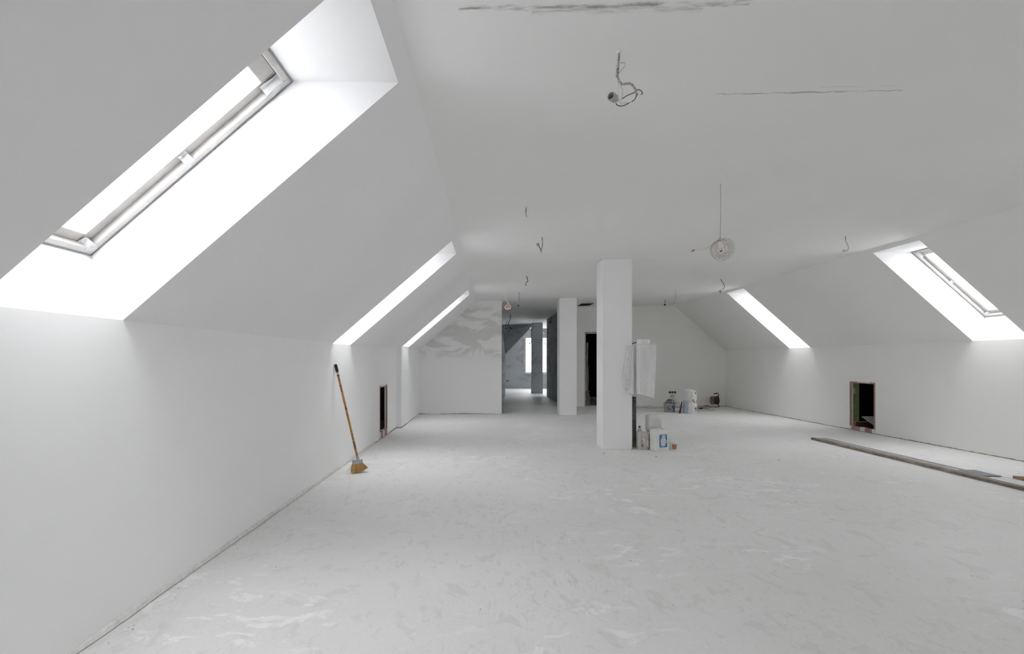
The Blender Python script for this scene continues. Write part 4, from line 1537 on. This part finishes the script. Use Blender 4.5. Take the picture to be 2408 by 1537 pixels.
# A: big lampholder near the camera
r, Y, p = hang('hanging_lampholder', 'big dusty lampholder on a looped grey cable, tufts of bare wire beside it', 'lampholder', 1455, 122)
rose(r, p, .010)
B().tube([p, P(1455, 135, Y), P(1452.5, 160, Y), P(1451, 182, Y)], [.0042, .006, .0075, .0065], 10).build('main_cable', M_CABLE_G, r, smooth=True, world=True)
B().tube([P(1453.5, 182, Y), P(1457, 192, Y), P(1464, 198, Y), P(1473, 196.5, Y), P(1483, 197, Y), P(1491, 205, Y), P(1496, 216, Y), P(1497.5, 224, Y)], .0055, 10).build('looped_cable', M_CABLE_G, r, smooth=True, world=True)
for pts, m in (([(1497, 224), (1493, 233), (1486, 239)], M_CABLE_B), ([(1485, 239.5), (1478, 241.5), (1466, 242), (1457, 242)], M_CABLE_W),
               ([(1448, 243), (1453, 248), (1462, 249), (1472, 246), (1481, 241)], M_CABLE_B),
               ([(1450, 182), (1453, 196), (1454, 210), (1453, 225), (1454.5, 239)], M_CABLE_W),
               ([(1457, 194), (1461, 205), (1464, 215), (1462, 230), (1457, 238)], M_CABLE_W),
               ([(1463, 232), (1476, 224), (1490, 218), (1500, 211), (1507, 213), (1511, 219), (1507, 222)], M_CABLE_B),
               ([(1451, 181), (1458, 169), (1465, 161), (1470, 154), (1468, 147), (1459, 149)], M_CABLE_W)):
    B().tube([P(a, c_, Y) for a, c_ in pts], .0026 if m is M_CABLE_W else .0022, 7).build('stray_wire', m, r, smooth=True, world=True)
holder(r, P(1450.5, 235, Y), P(1437, 226, Y - .030) - P(1450.5, 235, Y), .021, .050)

# B: short cable stub
r, Y, p = hang('cable_stub', 'short bare cable stub, alone on the ceiling before the pair of lampholders', 'cable', 1237, 487)
rose(r, p, .011)
B().tube([p, P(1237, 494, Y), P(1236.5, 501, Y), P(1238.3, 510, Y)], [.004, .0065, .006, .003], 9).build('cable', M_CABLE_G, r, smooth=True, world=True)

# C: lampholder bent upwards
r, Y, p = hang('hanging_lampholder', 'lampholder folded upwards beside its hooked dark cable', 'lampholder', 1274.5, 557)
rose(r, p, .011)
B().tube([p, P(1275.5, 568, Y), P(1275.5, 577, Y), P(1273, 588, Y), P(1272.7, 594, Y)], .0075, 9).build('cable', M_CABLE_G, r, smooth=True, world=True)
B().tube([P(1272.7, 593, Y), P(1271, 586, Y), P(1268, 580, Y)], .005, 8).build('cable_tail', M_CABLE_B, r, smooth=True, world=True)
holder(r, P(1268, 580.5, Y), P(1263, 571, Y - .02) - P(1268, 580.5, Y), .018, .050)

# D
r, Y, p = hang('hanging_lampholder', 'small white lampholder on a short curved cable before the passage', 'lampholder', 1238, 649)
B().tube([p, P(1240, 655, Y), P(1241, 661, Y), P(1238, 664, Y), P(1237, 667, Y)], .007, 8).build('cable', M_CABLE_B, r, smooth=True, world=True)
holder(r, P(1237, 666, Y), P(1236, 672, Y - .02) - P(1237, 666, Y), .020, .040, M_CABLE_W)

# E: round red and white fitting on white flex
r, Y, p = hang('ceiling_fitting', 'round red and white fitting on white flex at the passage mouth', 'fitting', 1191.5, 686)
B().tube([p, P(1190, 697, Y), P(1190, 703, Y), P(1195, 711, Y), P(1197, 717, Y)], .0095, 9).build('flex', M_CABLE_W, r, smooth=True, world=True)
B().tube([P(1190, 703, Y), P(1193, 709, Y - .02), P(1194, 716, Y)], .006, 8).build('second_flex', M_CABLE_W, r, smooth=True, world=True)
c0 = P(1194.5, 724, Y)
B().lathe([(0, 0), (.060, .0), (.070, .012), (.070, .030), (.060, .040), (.045, .034), (.02, .03), (0, .03)], c0, (-.12, -.85, .6), 24).build('fitting_body', M_ROSE, r, smooth=True, world=True)
B().lathe([(.058, .03), (.071, .03), (.071, .042), (.058, .044)], c0, (-.12, -.85, .6), 24).build('fitting_rim', M_WHITEP, r, smooth=True, world=True)

# F
r, Y, p = hang('hanging_wires', 'splashed cable with splayed wire ends next to the round white fitting', 'cable', 1220.2, 687)
B().tube([p, P(1220, 697, Y), P(1221, 706, Y), P(1220.5, 714, Y)], [.008, .005, .012, .009], 8).build('cable', M_CABLE_G, r, smooth=True, world=True)
B().tube([P(1220.5, 713, Y), P(1224, 716, Y), P(1227, 720, Y)], .005, 7).build('wire_end', M_CABLE_W, r, smooth=True, world=True)
B().lathe([(0, 0), (.014, 0), (.016, .025), (0, .025)], P(1218.8, 717, Y), (0, -.5, -.6), 14).build('terminal', M_BLACK, r, smooth=True, world=True)

# G: three dark ends in the passage
r, Y, p = hang('hanging_wires', 'dark cable splitting into three lampholder ends inside the passage', 'cable', 1200, 738)
B().tube([p, P(1200.5, 748, Y), P(1197, 757, Y), P(1194.5, 764, Y)], .010, 8).build('cable', M_CABLE_B, r, smooth=True, world=True)
for pts in ([(1194.5, 764), (1197, 767), (1200, 770)], [(1194.5, 764), (1196, 771), (1196.7, 777)], [(1193.5, 752), (1190, 762), (1190.5, 771)]):
    B().tube([P(a, c_, Y) for a, c_ in pts], .006, 7).build('branch', M_CABLE_B, r, smooth=True, world=True)
B().tube([P(1199, 769, Y), P(1203, 773, Y)], [.022, .026], 12, smooth=False).build('lampholder', M_DKGREY, r, smooth=True, world=True)
for a, c_ in ((1190.5, 772.5), (1196.8, 778.5)):
    B().tube([P(a, c_ - 1.5, Y), P(a, c_ + 1.5, Y)], .016, 10, smooth=False).build('terminal', M_BLACK, r, smooth=True, world=True)

# H
r, Y, p = hang('hanging_lampholder', 'dark lampholder on a slanting cable beside the passage side wall', 'lampholder', 1297.5, 743)
B().tube([p, P(1295.5, 749, Y), P(1293.8, 756, Y)], .012, 8).build('cable', M_CABLE_B, r, smooth=True, world=True)
B().lathe([(0, 0), (.024, 0), (.034, .03), (.034, .06), (0, .07)], P(1294, 755.5, Y), (-.15, -.1, -1), 16).build('lampholder', M_DKGREY, r, smooth=True, world=True)

# I: red fitting by the far window
r, Y, p = hang('ceiling_fitting', 'small red fitting on a thin cable before the far window', 'fitting', 1279, 768)
B().tube([p, P(1279, 774, Y), P(1278.6, 780, Y)], .008, 7).build('cable', M_CABLE_B, r, smooth=True, world=True)
B().lathe([(0, 0), (.045, .008), (.055, .03), (.03, .045), (0, .05)], P(1279, 782.5, Y), (.2, 0, 1), 18).build('fitting_body', M_RED, r, smooth=True, world=True)

# J: small coil of wire hanging before the far pillar
Yc = 20.2
p = P(1253, 756, Yc)
p.z = ZC(p.x)
r = thing('wire_coil', 'small bundle of grey wire hanging before the grey far pillar', 'wire', tuple(p), 0, 'bare wiring hanging from the flat ceiling')
B().tube([p, P(1252.5, 775, Yc), P(1252.5, 796, Yc)], .003, 6).build('hanging_wire', M_CABLE_G, r, world=True)
b = B()
rnd = random.Random(2)
cc = P(1252.5, 802, Yc)
for k in range(8):
    rx, rz_ = .07 + .012 * rnd.uniform(-1, 1), .085 + .012 * rnd.uniform(-1, 1)
    o_x = .012 * rnd.uniform(-1, 1)
    th = k * .4
    b.tube([cc + Vector((o_x + rx * math.cos(a) * math.cos(th), rx * math.cos(a) * math.sin(th), rz_ * math.sin(a))) for a in [i / 10 * 2 * math.pi for i in range(11)]], .006, 6, 3)
b.build('coil', M_CABLE_G, r, smooth=True, world=True)
B().tube([cc + Vector((-.05, 0, -.02)), P(1247.5, 805.5, Yc), P(1245.5, 808, Yc)], .007, 7).build('loose_end', M_CABLE_B, r, world=True)

# K: coil of ivory wire
r, Y, p = hang('wire_coil', 'large coil of ivory wire with red ties hanging from a thin wire', 'wire', 1694.3, 431)
B().lathe([(.010, 0), (.008, -.004), (.003, -.005)], p, (0, 0, 1), 12).build('ceiling_plug', M_FILLER, r, smooth=True, world=True)
B().tube([p, P(1694.6, 470, Y), P(1694.4, 520, Y), P(1693.3, 558, Y), P(1691.5, 564, Y)], .0021, 7).build('hanging_wire', M_CABLE_G, r, smooth=True, world=True)
b = B()
rnd = random.Random(11)
tie = P(1690.5, 565.5, Y)
S = Y / F
for k in range(15):
    f = k / 14
    rad = (17 + 13 * rnd.random()) * S
    asp = rnd.uniform(.88, 1.08)
    ang = rnd.uniform(-.30, .95) if k < 11 else rnd.uniform(.9, 1.5)
    cdir = Vector((math.sin(ang * .55), 0, -math.cos(ang * .55)))
    cen = tie + cdir * rad * 1.0 + Vector((.004 * rnd.uniform(-1, 1), .012 * rnd.uniform(-1, 1), 0))
    b.tube([cen + Vector((rad * asp * math.cos(a), .014 * math.sin(a * 1.0 + k), rad * math.sin(a))) for a in [math.pi / 2 + i / 12 * 2 * math.pi for i in range(13)]], .0013, 6, 4)
b.build('coil', M_COIL, r, smooth=True, world=True)
b = B()
b.tube([tie, P(1677, 574, Y), P(1660, 583, Y), P(1633, 588, Y), P(1624, 590.5, Y)], .0016, 6)
b.tube([tie, P(1675, 573, Y), P(1662, 584, Y), P(1648, 590, Y)], .0015, 6)
b.tube([P(1707, 573, Y), P(1703, 580, Y), P(1694, 584, Y), P(1686, 583, Y)], .0015, 6)
b.build('loose_ends', M_COIL, r, smooth=True, world=True)
B().box(tie.x - .011, tie.x + .011, tie.y - .010, tie.y + .010, tie.z - .006, tie.z + .007, .003).build('red_tie', M_RED, r, world=True)
q = P(1693.3, 559, Y)
B().box(q.x - .004, q.x + .004, q.y - .004, q.y + .004, q.z - .006, q.z + .005, .001).build('red_tie', M_RED, r, world=True)
for a, c_ in ((1630, 589), (1695.5, 590)):
    B().tube([P(a - 2.7, c_ + 1.7, Y - .01), P(a + 2.7, c_ - 1.7, Y - .01)], .0062, 8, smooth=False).build('red_tag', M_RED, r, world=True)

# L
r, Y, p = hang('hanging_lampholder', 'white lampholder on a kinked wire above the roof window beyond the battens', 'lampholder', 1987.3, 554)
B().tube([p, P(1988, 563, Y), P(1990.5, 571, Y), P(1995.5, 580, Y), P(1994, 587, Y), P(1990, 589.5, Y)], .0038, 8).build('cable', M_CABLE_G, r, smooth=True, world=True)
B().tube([P(1991.5, 573, Y), P(1992, 580, Y), P(1992, 587, Y)], .0018, 6).build('stray_wire', M_CABLE_W, r, world=True)
B().tube([P(1988.5, 563, Y), P(1988, 559, Y)], .005, 8, smooth=False).build('red_sleeve', M_RED, r, world=True)
holder(r, P(1991.5, 590, Y), P(1981, 589, Y + .01) - P(1991.5, 590, Y), .016, .044, M_WHITEP)

# M
r, Y, p = hang('hanging_lampholder', 'grey lampholder on a bowed cable above the roof window next to the end wall', 'lampholder', 1694, 656.5)
B().tube([p, P(1699, 663, Y), P(1703.5, 672, Y), P(1703, 677, Y), P(1698, 681, Y)], .0055, 8).build('cable', M_CABLE_B, r, smooth=True, world=True)
B().tube([P(1698, 680, Y), P(1697, 686, Y), P(1695, 686.5, Y)], .003, 6).build('stray_wire', M_CABLE_W, r, world=True)
holder(r, P(1694.5, 688.0, Y), P(1692.5, 681.5, Y - .02) - P(1694.5, 688.0, Y), .021, .052)

# N
r, Y, p = hang('ceiling_fitting', 'tilted round red fitting on pale wires near the end wall', 'fitting', 1588.8, 680.5)
B().tube([p, P(1588.3, 690, Y), P(1588.6, 698, Y), P(1590, 706, Y), P(1590.8, 712, Y)], .0065, 8).build('flex', M_CABLE_W, r, smooth=True, world=True)
B().tube([P(1588.3, 686, Y), P(1589.4, 695, Y - .02), P(1589, 703, Y), P(1591.5, 711, Y)], .004, 7).build('second_flex', M_CABLE_G, r, smooth=True, world=True)
B().lathe([(0, 0), (.055, .0), (.066, .012), (.066, .026), (.05, .036), (0, .036)], P(1588.7, 716, Y), (.38, -.25, 1), 24).build('fitting_body', M_ROSE, r, smooth=True, world=True)
B().lathe([(0, 0), (.022, 0), (.022, .02), (0, .02)], P(1588, 715.5, Y - .05), (.3, -.5, .6), 16).build('fitting_centre', M_WHITEP, r, smooth=True, world=True)

# O
r, Y, p = hang('cable_stub', 'short black cable stub beside the tilted red fitting', 'cable', 1564.5, 704)
B().tube([p, P(1564, 707, Y), P(1564.5, 711, Y), P(1563.5, 715, Y)], .012, 8).build('cable', M_CABLE_G, r, smooth=True, world=True)
B().lathe([(0, 0), (.022, .002), (.024, .03), (0, .034)], P(1563.2, 715, Y), (0, -.3, -1), 14).build('terminal', M_BLACK, r, smooth=True, world=True)

# socket boxes on the far gable wall
for px in (1191.8, 1194.6):
    p = P(px, 894.8, Y_FAR)
    r = thing('wall_box', 'black socket box in a pair on the far gable wall', 'socket box', (p.x, Y_FAR, p.z), 0, 'pair of far socket boxes')
    B().lathe([(0, -.004), (.026, -.004), (.032, -.002), (.032, .0)], p, (0, 1, 0), 16).build('box_rim', M_BLACK, r, world=True)

# crumbs of plaster on the floor
b = B()
rnd = random.Random(21)
spots = [(1525, 1067), (1543, 1074), (1512, 1058), (1420, 1066), (1832, 1082), (1192, 1078)]
pts = [P(px, py, F * H / (py - VY)) for px, py in spots]
for i in range(140):
    pts.append(Vector((rnd.uniform(-1.6, 6.8), rnd.uniform(2.4, 12.5), 0)))
for i in range(60):
    y = rnd.uniform(2.3, 10)
    pts.append(Vector((XL(y) + rnd.uniform(.03, .14), y, 0)))
for i, p in enumerate(pts):
    s = rnd.uniform(.005, .009) if i < 6 else rnd.uniform(.0012, .003)
    b.hexa([Vector((p.x + sx * s * rnd.uniform(.6, 1.4), p.y + sy * s * rnd.uniform(.6, 1.4), z * s * rnd.uniform(.8, 1.3))) for z in (0, 1) for sx, sy in ((-1, -1), (1, -1), (1, 1), (-1, 1))])
tag(b.build('plaster_crumbs', simple('plaster_crumb', (.38, .36, .34), .9, var=.7, scale=3), FLOOR), kind='stuff')
